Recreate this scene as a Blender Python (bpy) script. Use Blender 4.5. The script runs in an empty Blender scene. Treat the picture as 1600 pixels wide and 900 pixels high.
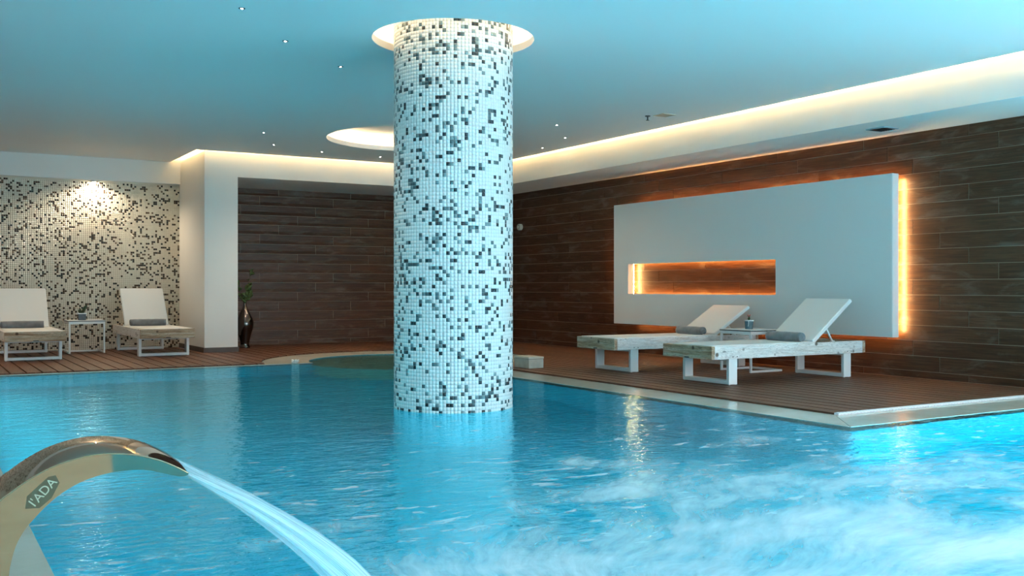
import bpy, bmesh, math, random
import numpy as np
from mathutils import Vector, Matrix

S = bpy.context.scene
C = S.collection
PI = math.pi
rng = random.Random(7)

# ------------------------------------------------------------------ camera
CAM_H = 0.877
cd = bpy.data.cameras.new('camera')
cam = bpy.data.objects.new('camera', cd)
C.objects.link(cam)
cam.location = (0, 0, CAM_H)
cam.rotation_euler = (PI / 2, 0, -0.543)
cd.sensor_width = 36
cd.lens = 36 * 1560.35 / 1600
cd.shift_y = -0.93 / 1600
cd.clip_start = 0.02
S.camera = cam

# ------------------------------------------------------------------ world, exposure
w = bpy.data.worlds.new('world')
S.world = w
w.use_nodes = True
w.node_tree.nodes['Background'].inputs[0].default_value = (0.62, 0.82, 1.0, 1)
w.node_tree.nodes['Background'].inputs[1].default_value = 1.0
S.view_settings.view_transform = 'Standard'
S.view_settings.look = 'None'
S.view_settings.gamma = 1
S.view_settings.use_curve_mapping = False
S.view_settings.exposure = 0.40


def area(name, loc, rot, sx, sy, power, col):
    l = bpy.data.lights.new(name, 'AREA')
    l.shape = 'RECTANGLE'
    l.size = sx
    l.size_y = sy
    l.energy = power
    l.color = col
    o = bpy.data.objects.new(name, l)
    o.location = loc
    o.rotation_euler = rot
    C.objects.link(o)
    return o


# daylight outside the two window bands behind the camera and the one in the right wall
area('daylight_rear', (5.1, -4.35, 1.35), (PI / 2, 0, 0), 5.6, 1.7, 230, (0.97, 0.97, 1.0))
area('daylight_right', (8.75, 0.2, 1.35), (PI / 2, 0, PI / 2), 5.5, 1.7, 150, (0.92, 0.96, 1.0))
# pool lamps under the water
POOL_COL = (0.16, 0.86, 1.0)
for i, (x, y, rz, p) in enumerate([(1.9, -1.9, 0, 115), (3.9, -1.9, 0, 160), (6.6, -1.9, 0, 105), (8.25, 1.2, PI / 2, 90), (8.25, 3.3, PI / 2, 35)]):
    area('pool_lamp', (x, y, -0.62), (PI / 2, 0, rz), 0.9, 0.5, p, POOL_COL)

area('pool_fill_strip', (0.44, 8.6, -0.9), (PI / 2, 0, -PI / 2), 4.6, 0.25, 36, POOL_COL)  # unseen strip added to brighten the mid pool and the ceiling above it

# ------------------------------------------------------------------ node helpers


def nm(name):
    m = bpy.data.materials.new(name)
    m.use_nodes = True
    nt = m.node_tree
    return m, nt, nt.nodes['Principled BSDF']


def N(nt, t, **kw):
    n = nt.nodes.new(t)
    for k, v in kw.items():
        if hasattr(n, k):
            setattr(n, k, v)
    return n


def L(nt, a, b):
    nt.links.new(a, b)


def ramp(nt, stops, fac=None):
    r = N(nt, 'ShaderNodeValToRGB')
    e = r.color_ramp.elements
    while len(e) < len(stops):
        e.new(0.5)
    for i, (p, c) in enumerate(stops):
        e[i].position = p
        e[i].color = (*c, 1) if len(c) == 3 else c
    if fac is not None:
        L(nt, fac, r.inputs[0])
    return r


def math_(nt, op, a, b=None, c=None):
    m = N(nt, 'ShaderNodeMath', operation=op)
    for i, v in enumerate((a, b, c)):
        if v is None:
            continue
        if isinstance(v, (int, float)):
            m.inputs[i].default_value = v
        else:
            L(nt, v, m.inputs[i])
    return m.outputs[0]


def noise(nt, scale, detail=3, vec=None, sc=None, rough=0.5, dist=0.0, loc=None, rot=None):
    n = N(nt, 'ShaderNodeTexNoise')
    n.inputs['Scale'].default_value = scale
    n.inputs['Detail'].default_value = detail
    n.inputs['Roughness'].default_value = rough
    n.inputs['Distortion'].default_value = dist
    if vec is None:
        g = N(nt, 'ShaderNodeNewGeometry')
        vec = g.outputs['Position']
    if sc is not None or loc is not None or rot is not None:
        mp = N(nt, 'ShaderNodeMapping')
        if sc is not None:
            mp.inputs['Scale'].default_value = sc
        if loc is not None:
            mp.inputs['Location'].default_value = loc
        if rot is not None:
            mp.inputs['Rotation'].default_value = rot
        L(nt, vec, mp.inputs[0])
        vec = mp.outputs[0]
    L(nt, vec, n.inputs['Vector'])
    return n.outputs[0]


def bump(nt, h, strength, dist, bsdf):
    b = N(nt, 'ShaderNodeBump')
    b.inputs['Strength'].default_value = strength
    b.inputs['Distance'].default_value = dist
    L(nt, h, b.inputs['Height'])
    L(nt, b.outputs[0], bsdf.inputs['Normal'])
    return b


def simple(name, col, rough=0.5, metal=0.0, bscale=None, bstr=0.1, bdist=0.002, var=0.0, vscale=3, coat=0.0):
    m, nt, p = nm(name)
    p.inputs['Base Color'].default_value = (*col, 1)
    p.inputs['Roughness'].default_value = rough
    p.inputs['Metallic'].default_value = metal
    p.inputs['Coat Weight'].default_value = coat
    if var:
        f = noise(nt, vscale, 4)
        a = tuple(c * (1 - var) for c in col)
        b = tuple(min(1, c * (1 + var)) for c in col)
        r = ramp(nt, [(0.3, a), (0.7, b)], f)
        L(nt, r.outputs[0], p.inputs['Base Color'])
    if bscale:
        bump(nt, noise(nt, bscale, 3), bstr, bdist, p)
    return m


def emit(name, col, strength):
    m = bpy.data.materials.new(name)
    m.use_nodes = True
    nt = m.node_tree
    nt.nodes.remove(nt.nodes['Principled BSDF'])
    e = N(nt, 'ShaderNodeEmission')
    e.inputs[0].default_value = (*col, 1)
    e.inputs[1].default_value = strength
    L(nt, e.outputs[0], nt.nodes['Material Output'].inputs[0])
    return m


# ------------------------------------------------------------------ materials
WHITE = simple('white_plaster', (0.80, 0.79, 0.77), 0.75, bscale=60, bstr=0.05, var=0.02, vscale=1.5)
CEIL = simple('ceiling_paint', (0.80, 0.80, 0.80), 0.65, bscale=40, bstr=0.03)
PANELM = simple('white_panel_paint', (0.78, 0.78, 0.77), 0.55, bscale=50, bstr=0.03)
GROUT = simple('pale_grout', (0.80, 0.80, 0.78), 0.8)
GROUTB = simple('beige_grout', (0.66, 0.60, 0.50), 0.85)
GROUTW = simple('plank_grout', (0.42, 0.33, 0.26), 0.9)
METALW = simple('white_powder_coat', (0.80, 0.82, 0.82), 0.35, bscale=200, bstr=0.02)
CHROME = simple('polished_steel', (0.58, 0.42, 0.28), 0.035, metal=1.0)
CHROMED = simple('dark_chrome', (0.13, 0.12, 0.115), 0.06, metal=1.0)
BASEB = simple('dark_skirting', (0.070, 0.047, 0.036), 0.45, var=0.2, vscale=8)
DARKG = simple('dark_grey_metal', (0.03, 0.035, 0.04), 0.5)
BLACK = simple('black_edge', (0.012, 0.012, 0.014), 0.4)
GREYPOT = simple('slate_grey_pot', (0.10, 0.12, 0.14), 0.6, bscale=80, bstr=0.2, var=0.2, vscale=60)
BUCKET = simple('blue_grey_bucket', (0.09, 0.17, 0.21), 0.5, bscale=120, bstr=0.3, var=0.25, vscale=90)
LEAF = simple('green_leaf', (0.09, 0.15, 0.045), 0.45, var=0.4, vscale=40)
LEAF2 = simple('dark_green_leaf', (0.030, 0.050, 0.016), 0.5, var=0.4, vscale=30)
REDL = simple('dusky_pink_bloom', (0.30, 0.09, 0.08), 0.6)
STEM = simple('brown_stem', (0.05, 0.04, 0.02), 0.7)
SOIL = simple('soil', (0.03, 0.022, 0.015), 0.95)
PETAL = simple('white_petal', (0.9, 0.88, 0.82), 0.5)
LEDW = emit('warm_led', (1.0, 0.68, 0.30), 110)
LEDR = emit('warm_led_ring', (1.0, 0.70, 0.36), 20)
LEDP = emit('amber_led', (1.0, 0.42, 0.09), 80)
STAR = emit('star_lamp', (1.0, 0.95, 0.85), 60)
BULB = emit('spot_bulb', (1.0, 0.85, 0.62), 220)
STONE = None


def spot(name, loc, power, col, ang=2.2, blend=0.8, r=0.02, parent=None, rot=(0, 0, 0)):
    l = bpy.data.lights.new(name, 'SPOT')
    l.energy = power
    l.color = col
    l.spot_size = ang
    l.spot_blend = blend
    l.shadow_soft_size = r
    o = bpy.data.objects.new(name, l)
    o.location = loc
    o.rotation_euler = rot
    C.objects.link(o)
    o.parent = parent
    return o


def wood_plank():
    m, nt, p = nm('wood_look_plank')
    g = N(nt, 'ShaderNodeNewGeometry')
    oi = N(nt, 'ShaderNodeObjectInfo')
    off = N(nt, 'ShaderNodeVectorMath', operation='SCALE')
    cx = N(nt, 'ShaderNodeCombineXYZ')
    for i in range(3):
        L(nt, oi.outputs['Random'], cx.inputs[i])
    L(nt, cx.outputs[0], off.inputs[0])
    off.inputs['Scale'].default_value = 9.0
    ad = N(nt, 'ShaderNodeVectorMath', operation='ADD')
    L(nt, g.outputs['Position'], ad.inputs[0])
    L(nt, off.outputs[0], ad.inputs[1])
    v = ad.outputs[0]
    grain = noise(nt, 3.0, 6, vec=v, sc=(1, 1, 26), rough=0.6, dist=0.3)
    fine = noise(nt, 9.0, 4, vec=v, sc=(1, 1, 34), rough=0.6)
    smudge = noise(nt, 2.2, 5, vec=v, sc=(1, 1, 4.5), rough=0.65, dist=0.6)
    col = ramp(nt, [(0.30, (0.040, 0.014, 0.006)), (0.5, (0.074, 0.029, 0.014)), (0.72, (0.118, 0.054, 0.030))], grain)
    mx = N(nt, 'ShaderNodeMix', data_type='RGBA')
    mx.inputs['Factor'].default_value = 0.0
    sm = ramp(nt, [(0.53, (0, 0, 0)), (0.68, (1, 1, 1))], smudge)
    f = math_(nt, 'MULTIPLY', sm.outputs[0], math_(nt, 'MULTIPLY', fine, 0.75))
    L(nt, f, mx.inputs['Factor'])
    L(nt, col.outputs[0], mx.inputs['A'])
    mx.inputs['B'].default_value = (0.24, 0.19, 0.16, 1)
    hv = N(nt, 'ShaderNodeHueSaturation')
    L(nt, mx.outputs['Result'], hv.inputs['Color'])
    L(nt, math_(nt, 'MULTIPLY_ADD', oi.outputs['Random'], 0.3, 0.85), hv.inputs['Value'])
    L(nt, hv.outputs[0], p.inputs['Base Color'])
    p.inputs['Specular IOR Level'].default_value = 0.32
    rr = math_(nt, 'MULTIPLY_ADD', smudge, 0.35, 0.22)
    L(nt, rr, p.inputs['Roughness'])
    bump(nt, fine, 0.15, 0.002, p)
    return m


def deck_wood():
    m, nt, p = nm('deck_board_wood')
    g = N(nt, 'ShaderNodeNewGeometry')
    oi = N(nt, 'ShaderNodeObjectInfo')
    n1 = noise(nt, 4.0, 6, vec=g.outputs['Position'], sc=(22, 1, 1), rough=0.6)
    n2 = noise(nt, 1.2, 4, vec=g.outputs['Position'])
    col = ramp(nt, [(0.3, (0.070, 0.029, 0.016)), (0.5, (0.125, 0.053, 0.030)), (0.72, (0.21, 0.098, 0.060))], n1)
    hv = N(nt, 'ShaderNodeHueSaturation')
    L(nt, col.outputs[0], hv.inputs['Color'])
    L(nt, math_(nt, 'MULTIPLY_ADD', oi.outputs['Random'], 0.35, math_(nt, 'MULTIPLY_ADD', n2, 0.3, 0.65)), hv.inputs['Value'])
    L(nt, hv.outputs[0], p.inputs['Base Color'])
    p.inputs['Roughness'].default_value = 0.5
    p.inputs['Specular IOR Level'].default_value = 0.3
    # fine milled ribs along each board
    sx = N(nt, 'ShaderNodeSeparateXYZ')
    L(nt, g.outputs['Position'], sx.inputs[0])
    rib = math_(nt, 'SINE', math_(nt, 'MULTIPLY', sx.outputs[0], 2 * PI / 0.0125))
    hgt = math_(nt, 'ADD', math_(nt, 'MULTIPLY', rib, 0.5), n1)
    bump(nt, hgt, 0.35, 0.0015, p)
    return m


def weathered(axis):
    m, nt, p = nm('whitewashed_beam_' + 'xyz'[axis])
    tc = N(nt, 'ShaderNodeTexCoord')
    sc = [14, 14, 14]
    sc[axis] = 0.9
    oi = N(nt, 'ShaderNodeObjectInfo')
    ad = N(nt, 'ShaderNodeVectorMath', operation='ADD')
    L(nt, tc.outputs['Object'], ad.inputs[0])
    cx = N(nt, 'ShaderNodeCombineXYZ')
    for i in range(3):
        L(nt, math_(nt, 'MULTIPLY', oi.outputs['Random'], 5.0), cx.inputs[i])
    L(nt, cx.outputs[0], ad.inputs[1])
    v = ad.outputs[0]
    g1 = noise(nt, 3.0, 8, vec=v, sc=tuple(sc), rough=0.72, dist=1.4)
    g2 = noise(nt, 5.0, 5, vec=v, sc=tuple(s * 0.5 for s in sc), rough=0.6, dist=0.6)
    cr = ramp(nt, [(0.34, (0, 0, 0)), (0.42, (1, 1, 1)), (0.47, (1, 1, 1)), (0.505, (0.15, 0.15, 0.15) if axis else (0.4, 0.4, 0.4)), (0.54, (1, 1, 1))], g1)
    base = ramp(nt, [(0.35, (0.36, 0.21, 0.12)), (0.50, (0.56, 0.41, 0.28)), (0.66, (0.70, 0.60, 0.48))] if axis else [(0.30, (0.76, 0.68, 0.60)), (0.42, (0.86, 0.83, 0.80)), (0.60, (0.90, 0.90, 0.89))], g2)
    vo = N(nt, 'ShaderNodeTexVoronoi')
    vo.inputs['Scale'].default_value = 7
    L(nt, v, vo.inputs['Vector'])
    kn = ramp(nt, [(0.09, (0.12, 0.08, 0.05)), (0.17, (1, 1, 1))], vo.outputs['Distance'])
    mx = N(nt, 'ShaderNodeMix', data_type='RGBA', blend_type='MULTIPLY')
    mx.inputs['Factor'].default_value = 0.75
    L(nt, base.outputs[0], mx.inputs['A'])
    L(nt, cr.outputs[0], mx.inputs['B'])
    m2 = N(nt, 'ShaderNodeMix', data_type='RGBA', blend_type='MULTIPLY')
    m2.inputs['Factor'].default_value = 0.9
    L(nt, mx.outputs['Result'], m2.inputs['A'])
    L(nt, kn.outputs[0], m2.inputs['B'])
    L(nt, m2.outputs['Result'], p.inputs['Base Color'])
    p.inputs['Roughness'].default_value = 0.7
    bump(nt, cr.outputs[0], 0.5, 0.004, p)
    return m


def sling_mat():
    m, nt, p = nm('white_sling_fabric')
    tc = N(nt, 'ShaderNodeTexCoord')
    p.inputs['Base Color'].default_value = (0.82, 0.81, 0.79, 1)
    p.inputs['Roughness'].default_value = 0.8
    ck = N(nt, 'ShaderNodeTexChecker')
    ck.inputs['Scale'].default_value = 300
    L(nt, tc.outputs['Object'], ck.inputs['Vector'])
    bump(nt, ck.outputs['Fac'], 0.1, 0.001, p)
    return m


def stone_mat():
    m, nt, p = nm('wet_cream_stone')
    n1 = noise(nt, 3.0, 6, rough=0.6, dist=0.4)
    n2 = noise(nt, 14.0, 5, rough=0.65)
    mxv = math_(nt, 'ADD', math_(nt, 'MULTIPLY', n1, 0.7), math_(nt, 'MULTIPLY', n2, 0.3))
    col = ramp(nt, [(0.35, (0.58, 0.54, 0.45)), (0.5, (0.65, 0.61, 0.52)), (0.68, (0.70, 0.67, 0.59))], mxv)
    L(nt, col.outputs[0], p.inputs['Base Color'])
    p.inputs['Roughness'].default_value = 0.22
    p.inputs['Coat Weight'].default_value = 0.4
    p.inputs['Coat Roughness'].default_value = 0.05
    bump(nt, n2, 0.06, 0.002, p)
    return m


def tile_mat(name, rough):
    m, nt, p = nm(name)
    at = N(nt, 'ShaderNodeAttribute')
    at.attribute_name = 'tile_color'
    L(nt, at.outputs['Color'], p.inputs['Base Color'])
    p.inputs['Roughness'].default_value = rough
    p.inputs['Coat Weight'].default_value = 0.25
    p.inputs['Coat Roughness'].default_value = 0.08
    return m


def pool_tile():
    m, nt, p = nm('pool_mosaic')
    g = N(nt, 'ShaderNodeNewGeometry')
    sn = N(nt, 'ShaderNodeVectorMath', operation='SNAP')
    L(nt, g.outputs['Position'], sn.inputs[0])
    sn.inputs[1].default_value = (0.026, 0.026, 0.026)
    wn = N(nt, 'ShaderNodeTexWhiteNoise', noise_dimensions='3D')
    L(nt, sn.outputs[0], wn.inputs['Vector'])
    r = ramp(nt, [(0.0, (0.004, 0.36, 0.46)), (0.55, (0.006, 0.50, 0.62)), (0.9, (0.03, 0.60, 0.70))], wn.outputs['Value'])
    L(nt, r.outputs[0], p.inputs['Base Color'])
    p.inputs['Roughness'].default_value = 0.3
    return m


def bench_tile():
    m, nt, p = nm('bench_mosaic')
    g = N(nt, 'ShaderNodeNewGeometry')
    sn = N(nt, 'ShaderNodeVectorMath', operation='SNAP')
    L(nt, g.outputs['Position'], sn.inputs[0])
    sn.inputs[1].default_value = (0.026, 0.026, 0.026)
    wn = N(nt, 'ShaderNodeTexWhiteNoise', noise_dimensions='3D')
    L(nt, sn.outputs[0], wn.inputs['Vector'])
    r = ramp(nt, [(0.0, (0.42, 0.40, 0.30)), (0.7, (0.55, 0.52, 0.40)), (0.95, (0.08, 0.08, 0.07))], wn.outputs['Value'])
    r.color_ramp.interpolation = 'CONSTANT'
    L(nt, r.outputs[0], p.inputs['Base Color'])
    p.inputs['Roughness'].default_value = 0.3
    return m


def water_mat():
    m, nt, p = nm('pool_water')
    nt.nodes.remove(p)
    out = nt.nodes['Material Output']
    g = N(nt, 'ShaderNodeNewGeometry')
    pos = g.outputs['Position']
    gl = N(nt, 'ShaderNodeBsdfGlass')
    gl.inputs['Color'].default_value = (0.62, 0.95, 1.0, 1)
    gl.inputs['IOR'].default_value = 1.333
    gl.inputs['Roughness'].default_value = 0.055
    # ripples
    r1 = noise(nt, 3.2, 2, vec=pos, sc=(1, 1.5, 1), dist=0.5)
    r2 = noise(nt, 13.0, 3, vec=pos, sc=(1, 1.7, 1), dist=0.4, rot=(0, 0, 0.5))
    hh = math_(nt, 'ADD', math_(nt, 'MULTIPLY', r1, 0.8), math_(nt, 'MULTIPLY', r2, 0.62))
    b = N(nt, 'ShaderNodeBump')
    b.inputs['Strength'].default_value = 0.24
    b.inputs['Distance'].default_value = 0.05
    L(nt, hh, b.inputs['Height'])
    L(nt, b.outputs[0], gl.inputs['Normal'])
    # foam stirred up by the jet: streaked noise inside a soft patch
    sep = N(nt, 'ShaderNodeSeparateXYZ')
    L(nt, pos, sep.inputs[0])
    dx = math_(nt, 'MULTIPLY', math_(nt, 'SUBTRACT', sep.outputs[0], 3.1), 1 / 2.5)
    dy = math_(nt, 'MULTIPLY', math_(nt, 'SUBTRACT', sep.outputs[1], 2.1), 1 / 2.0)
    d = math_(nt, 'SQRT', math_(nt, 'ADD', math_(nt, 'MULTIPLY', dx, dx), math_(nt, 'MULTIPLY', dy, dy)))
    wn = N(nt, 'ShaderNodeTexNoise')
    wn.inputs['Scale'].default_value = 0.8
    wn.inputs['Detail'].default_value = 4
    L(nt, pos, wn.inputs['Vector'])
    wv = N(nt, 'ShaderNodeVectorMath', operation='SCALE')
    L(nt, wn.outputs['Color'], wv.inputs[0])
    wv.inputs['Scale'].default_value = 0.55
    av = N(nt, 'ShaderNodeVectorMath', operation='ADD')
    L(nt, pos, av.inputs[0])
    L(nt, wv.outputs[0], av.inputs[1])
    # the foam is dragged outwards from where the jet lands: polar streaks
    s2 = N(nt, 'ShaderNodeSeparateXYZ')
    L(nt, av.outputs[0], s2.inputs[0])
    ex = math_(nt, 'SUBTRACT', s2.outputs[0], 1.05 + 0.28)
    ey = math_(nt, 'SUBTRACT', s2.outputs[1], 1.75 + 0.28)
    ang = math_(nt, 'ARCTAN2', ey, ex)
    rad = math_(nt, 'SQRT', math_(nt, 'ADD', math_(nt, 'MULTIPLY', ex, ex), math_(nt, 'MULTIPLY', ey, ey)))
    cv = N(nt, 'ShaderNodeCombineXYZ')
    L(nt, math_(nt, 'MULTIPLY', ang, 6.0), cv.inputs[0])
    L(nt, math_(nt, 'MULTIPLY', rad, 0.75), cv.inputs[1])
    f1 = noise(nt, 1.15, 3, vec=pos, sc=(1, 1.7, 1), rot=(0, 0, -0.3), rough=0.5, dist=0.4)
    f2 = noise(nt, 1.7, 7, vec=cv.outputs[0], rough=0.58)
    f3 = noise(nt, 9.0, 4, vec=cv.outputs[0], rough=0.6)
    fo = math_(nt, 'ADD', math_(nt, 'MULTIPLY', f1, 0.46), math_(nt, 'ADD', math_(nt, 'MULTIPLY', f2, 0.42), math_(nt, 'MULTIPLY', f3, 0.12)))
    level = math_(nt, 'SUBTRACT', math_(nt, 'MULTIPLY_ADD', fo, 2.4, -0.68), math_(nt, 'MULTIPLY', math_(nt, 'SUBTRACT', d, 0.60), 0.50))
    mask = ramp(nt, [(0.34, (0, 0, 0)), (0.62, (0.42, 0.42, 0.42)), (1.0, (0.90, 0.90, 0.90))], level)
    mask.color_ramp.interpolation = 'LINEAR'
    k1 = noise(nt, 6.0, 3, vec=av.outputs[0], sc=(1, 2.4, 1), rough=0.5)
    kd = math_(nt, 'SUBTRACT', k1, math_(nt, 'MULTIPLY', math_(nt, 'MAXIMUM', math_(nt, 'SUBTRACT', d, 1.1), 0.0), 0.10))
    kf = ramp(nt, [(0.60, (0, 0, 0)), (0.68, (0.5, 0.5, 0.5))], kd)
    mk = math_(nt, 'MAXIMUM', mask.outputs[0], kf.outputs[0])
    foam = N(nt, 'ShaderNodeBsdfDiffuse')
    foam.inputs[0].default_value = (0.90, 0.90, 0.91, 1)
    ms = N(nt, 'ShaderNodeMixShader')
    L(nt, mk, ms.inputs[0])
    L(nt, gl.outputs[0], ms.inputs[1])
    L(nt, foam.outputs[0], ms.inputs[2])
    L(nt, ms.outputs[0], out.inputs[0])
    return m


def jet_mat():
    m, nt, p = nm('falling_water')
    nt.nodes.remove(p)
    out = nt.nodes['Material Output']
    uv = N(nt, 'ShaderNodeUVMap')
    st = noise(nt, 5.0, 4, vec=uv.outputs[0], sc=(0.35, 6.0, 1), rough=0.6)
    a = ramp(nt, [(0.28, (0.22, 0.22, 0.22)), (0.66, (0.9, 0.9, 0.9))], st)
    lw = N(nt, 'ShaderNodeLayerWeight')
    lw.inputs['Blend'].default_value = 0.35
    fade = math_(nt, 'SUBTRACT', 1.0, math_(nt, 'POWER', lw.outputs['Facing'], 2.0))
    al = math_(nt, 'MULTIPLY', a.outputs[0], fade)
    df = N(nt, 'ShaderNodeBsdfDiffuse')
    df.inputs[0].default_value = (0.88, 0.95, 0.97, 1)
    tl = N(nt, 'ShaderNodeBsdfTranslucent')
    tl.inputs[0].default_value = (0.85, 0.95, 1, 1)
    m1 = N(nt, 'ShaderNodeMixShader')
    m1.inputs[0].default_value = 0.4
    L(nt, df.outputs[0], m1.inputs[1])
    L(nt, tl.outputs[0], m1.inputs[2])
    tr = N(nt, 'ShaderNodeBsdfTransparent')
    m2 = N(nt, 'ShaderNodeMixShader')
    L(nt, al, m2.inputs[0])
    L(nt, tr.outputs[0], m2.inputs[1])
    L(nt, m1.outputs[0], m2.inputs[2])
    L(nt, m2.outputs[0], out.inputs[0])
    return m


def towel_mat():
    m, nt, p = nm('charcoal_terry')
    tc = N(nt, 'ShaderNodeTexCoord')
    n1 = noise(nt, 160, 3, vec=tc.outputs['Object'])
    n2 = noise(nt, 12, 3, vec=tc.outputs['Object'])
    c = ramp(nt, [(0.3, (0.13, 0.14, 0.155)), (0.7, (0.21, 0.225, 0.245))], n2)
    L(nt, c.outputs[0], p.inputs['Base Color'])
    p.inputs['Roughness'].default_value = 0.95
    p.inputs['Sheen Weight'].default_value = 0.4
    bump(nt, n1, 0.6, 0.003, p)
    return m


PLANK = wood_plank()
DECK = deck_wood()
BEAMX = weathered(0)
BEAMY = weathered(1)
SLING = sling_mat()
STONE = stone_mat()
TILE = tile_mat('glazed_mosaic', 0.22)
POOLT = pool_tile()
BENCHT = bench_tile()
WATER = water_mat()
JET = jet_mat()
TOWEL = towel_mat()

# ------------------------------------------------------------------ object helpers


def link(o, parent=None):
    C.objects.link(o)
    if parent is not None:
        o.parent = parent
    return o


def obj(name, bm, mat, parent=None, smooth=False, loc=None):
    bmesh.ops.recalc_face_normals(bm, faces=bm.faces[:])
    me = bpy.data.meshes.new(name)
    bm.to_mesh(me)
    bm.free()
    for mm in (mat if isinstance(mat, (list, tuple)) else [mat]):
        me.materials.append(mm)
    if smooth:
        for p in me.polygons:
            p.use_smooth = True
    o = bpy.data.objects.new(name, me)
    if loc is not None:
        o.location = loc
    return link(o, parent)


def struct(o):
    o['kind'] = 'structure'
    return o


def thing(name, label, cat, loc=(0, 0, 0), rz=0.0, group=None):
    o = bpy.data.objects.new(name, None)
    o.empty_display_size = 0.1
    o.location = loc
    o.rotation_euler = (0, 0, rz)
    tag(o, label, cat, group)
    return link(o)


def tag(o, label, cat, group=None, kind=None):
    o['label'] = label
    o['category'] = cat
    if group:
        o['group'] = group
    if kind:
        o['kind'] = kind
    return o


def empty_struct(name, loc=(0, 0, 0)):
    o = bpy.data.objects.new(name, None)
    o.location = loc
    o['kind'] = 'structure'
    return link(o)


def bx(bm, x0, x1, y0, y1, z0, z1, mat=0, bev=0.0):
    r = bmesh.ops.create_cube(bm, size=1.0)
    vs = r['verts']
    for v in vs:
        v.co = Vector(((x0 + x1) / 2 + v.co.x * (x1 - x0), (y0 + y1) / 2 + v.co.y * (y1 - y0), (z0 + z1) / 2 + v.co.z * (z1 - z0)))
    fs = list({f for v in vs for f in v.link_faces})
    for f in fs:
        f.material_index = mat
    if bev > 0:
        es = list({e for v in vs for e in v.link_edges})
        bmesh.ops.bevel(bm, geom=es, offset=bev, segments=2, affect='EDGES', profile=0.5)
    return bm


def box(x0, x1, y0, y1, z0, z1, bev=0.0):
    bm = bmesh.new()
    return bx(bm, x0, x1, y0, y1, z0, z1, bev=bev)


def prism(bm, pts, z0, z1, mat=0):
    """vertical prism over a 2-D outline"""
    a = [bm.verts.new((x, y, z0)) for x, y in pts]
    b = [bm.verts.new((x, y, z1)) for x, y in pts]
    n = len(pts)
    f = [bm.faces.new(b), bm.faces.new(a[::-1])]
    for i in range(n):
        f.append(bm.faces.new((a[i], a[(i + 1) % n], b[(i + 1) % n], b[i])))
    for q in f:
        q.material_index = mat
    return bm


def lathe(bm, prof, seg=32, cx=0, cy=0, mat=0, close=False):
    rings = []
    for r, z in prof:
        if r < 1e-6:
            rings.append([bm.verts.new((cx, cy, z))])
        else:
            rings.append([bm.verts.new((cx + r * math.cos(2 * PI * i / seg), cy + r * math.sin(2 * PI * i / seg), z)) for i in range(seg)])
    pairs = list(zip(rings[:-1], rings[1:]))
    if close:
        pairs.append((rings[-1], rings[0]))
    for a, b in pairs:
        for i in range(seg):
            j = (i + 1) % seg
            if len(a) == 1 and len(b) == 1:
                continue
            if len(a) == 1:
                f = bm.faces.new((a[0], b[i], b[j]))
            elif len(b) == 1:
                f = bm.faces.new((a[i], a[j], b[0]))
            else:
                f = bm.faces.new((a[i], a[j], b[j], b[i]))
            f.material_index = mat
    return bm


def tube(bm, pts, r, seg=8, mat=0):
    pts = [Vector(p) for p in pts]
    rings = []
    up = Vector((0, 0, 1))
    for i, p in enumerate(pts):
        t = (pts[min(i + 1, len(pts) - 1)] - pts[max(i - 1, 0)]).normalized()
        a = t.cross(up)
        if a.length < 1e-3:
            a = t.cross(Vector((1, 0, 0)))
        a.normalize()
        b = t.cross(a)
        rr = r[i] if isinstance(r, (list, tuple)) else r
        rings.append([bm.verts.new(p + a * rr * math.cos(2 * PI * k / seg) + b * rr * math.sin(2 * PI * k / seg)) for k in range(seg)])
    for A, B in zip(rings[:-1], rings[1:]):
        for k in range(seg):
            bm.faces.new((A[k], A[(k + 1) % seg], B[(k + 1) % seg], B[k])).material_index = mat
    bm.faces.new(rings[0][::-1]).material_index = mat
    bm.faces.new(rings[-1]).material_index = mat
    return bm


def tile_sheet(name, origin, udir, vdir, ndir, cols, parent, mat):
    """many tiny tiles as one real mesh; origin/udir/... are (n,3) arrays of quads' centres and half axes"""
    n = len(origin)
    V = np.empty((n, 8, 3))
    k = 0
    for s in (0, 1):
        for a, b in ((-1, -1), (1, -1), (1, 1), (-1, 1)):
            sh = 1.0 if s == 0 else 0.985
            V[:, k] = origin + udir * a * sh + vdir * b * sh + ndir * s
            k += 1
    F = np.array([[4, 5, 6, 7], [0, 1, 5, 4], [1, 2, 6, 5], [2, 3, 7, 6], [3, 0, 4, 7]])
    faces = (F[None] + (np.arange(n) * 8)[:, None, None]).reshape(-1, 4)
    me = bpy.data.meshes.new(name)
    me.vertices.add(n * 8)
    me.vertices.foreach_set('co', V.reshape(-1).astype(np.float32))
    nf = len(faces)
    me.loops.add(nf * 4)
    me.loops.foreach_set('vertex_index', faces.reshape(-1).astype(np.int32))
    me.polygons.add(nf)
    me.polygons.foreach_set('loop_start', (np.arange(nf) * 4).astype(np.int32))
    me.polygons.foreach_set('loop_total', np.full(nf, 4, dtype=np.int32))
    me.update()
    at = me.color_attributes.new('tile_color', 'FLOAT_COLOR', 'POINT')
    cc = np.ones((n, 8, 4), dtype=np.float32)
    cc[:, :, :3] = cols[:, None, :]
    at.data.foreach_set('color', cc.reshape(-1))
    me.materials.append(mat)
    o = bpy.data.objects.new(name, me)
    o['kind'] = 'stuff'
    return link(o, parent)


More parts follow.
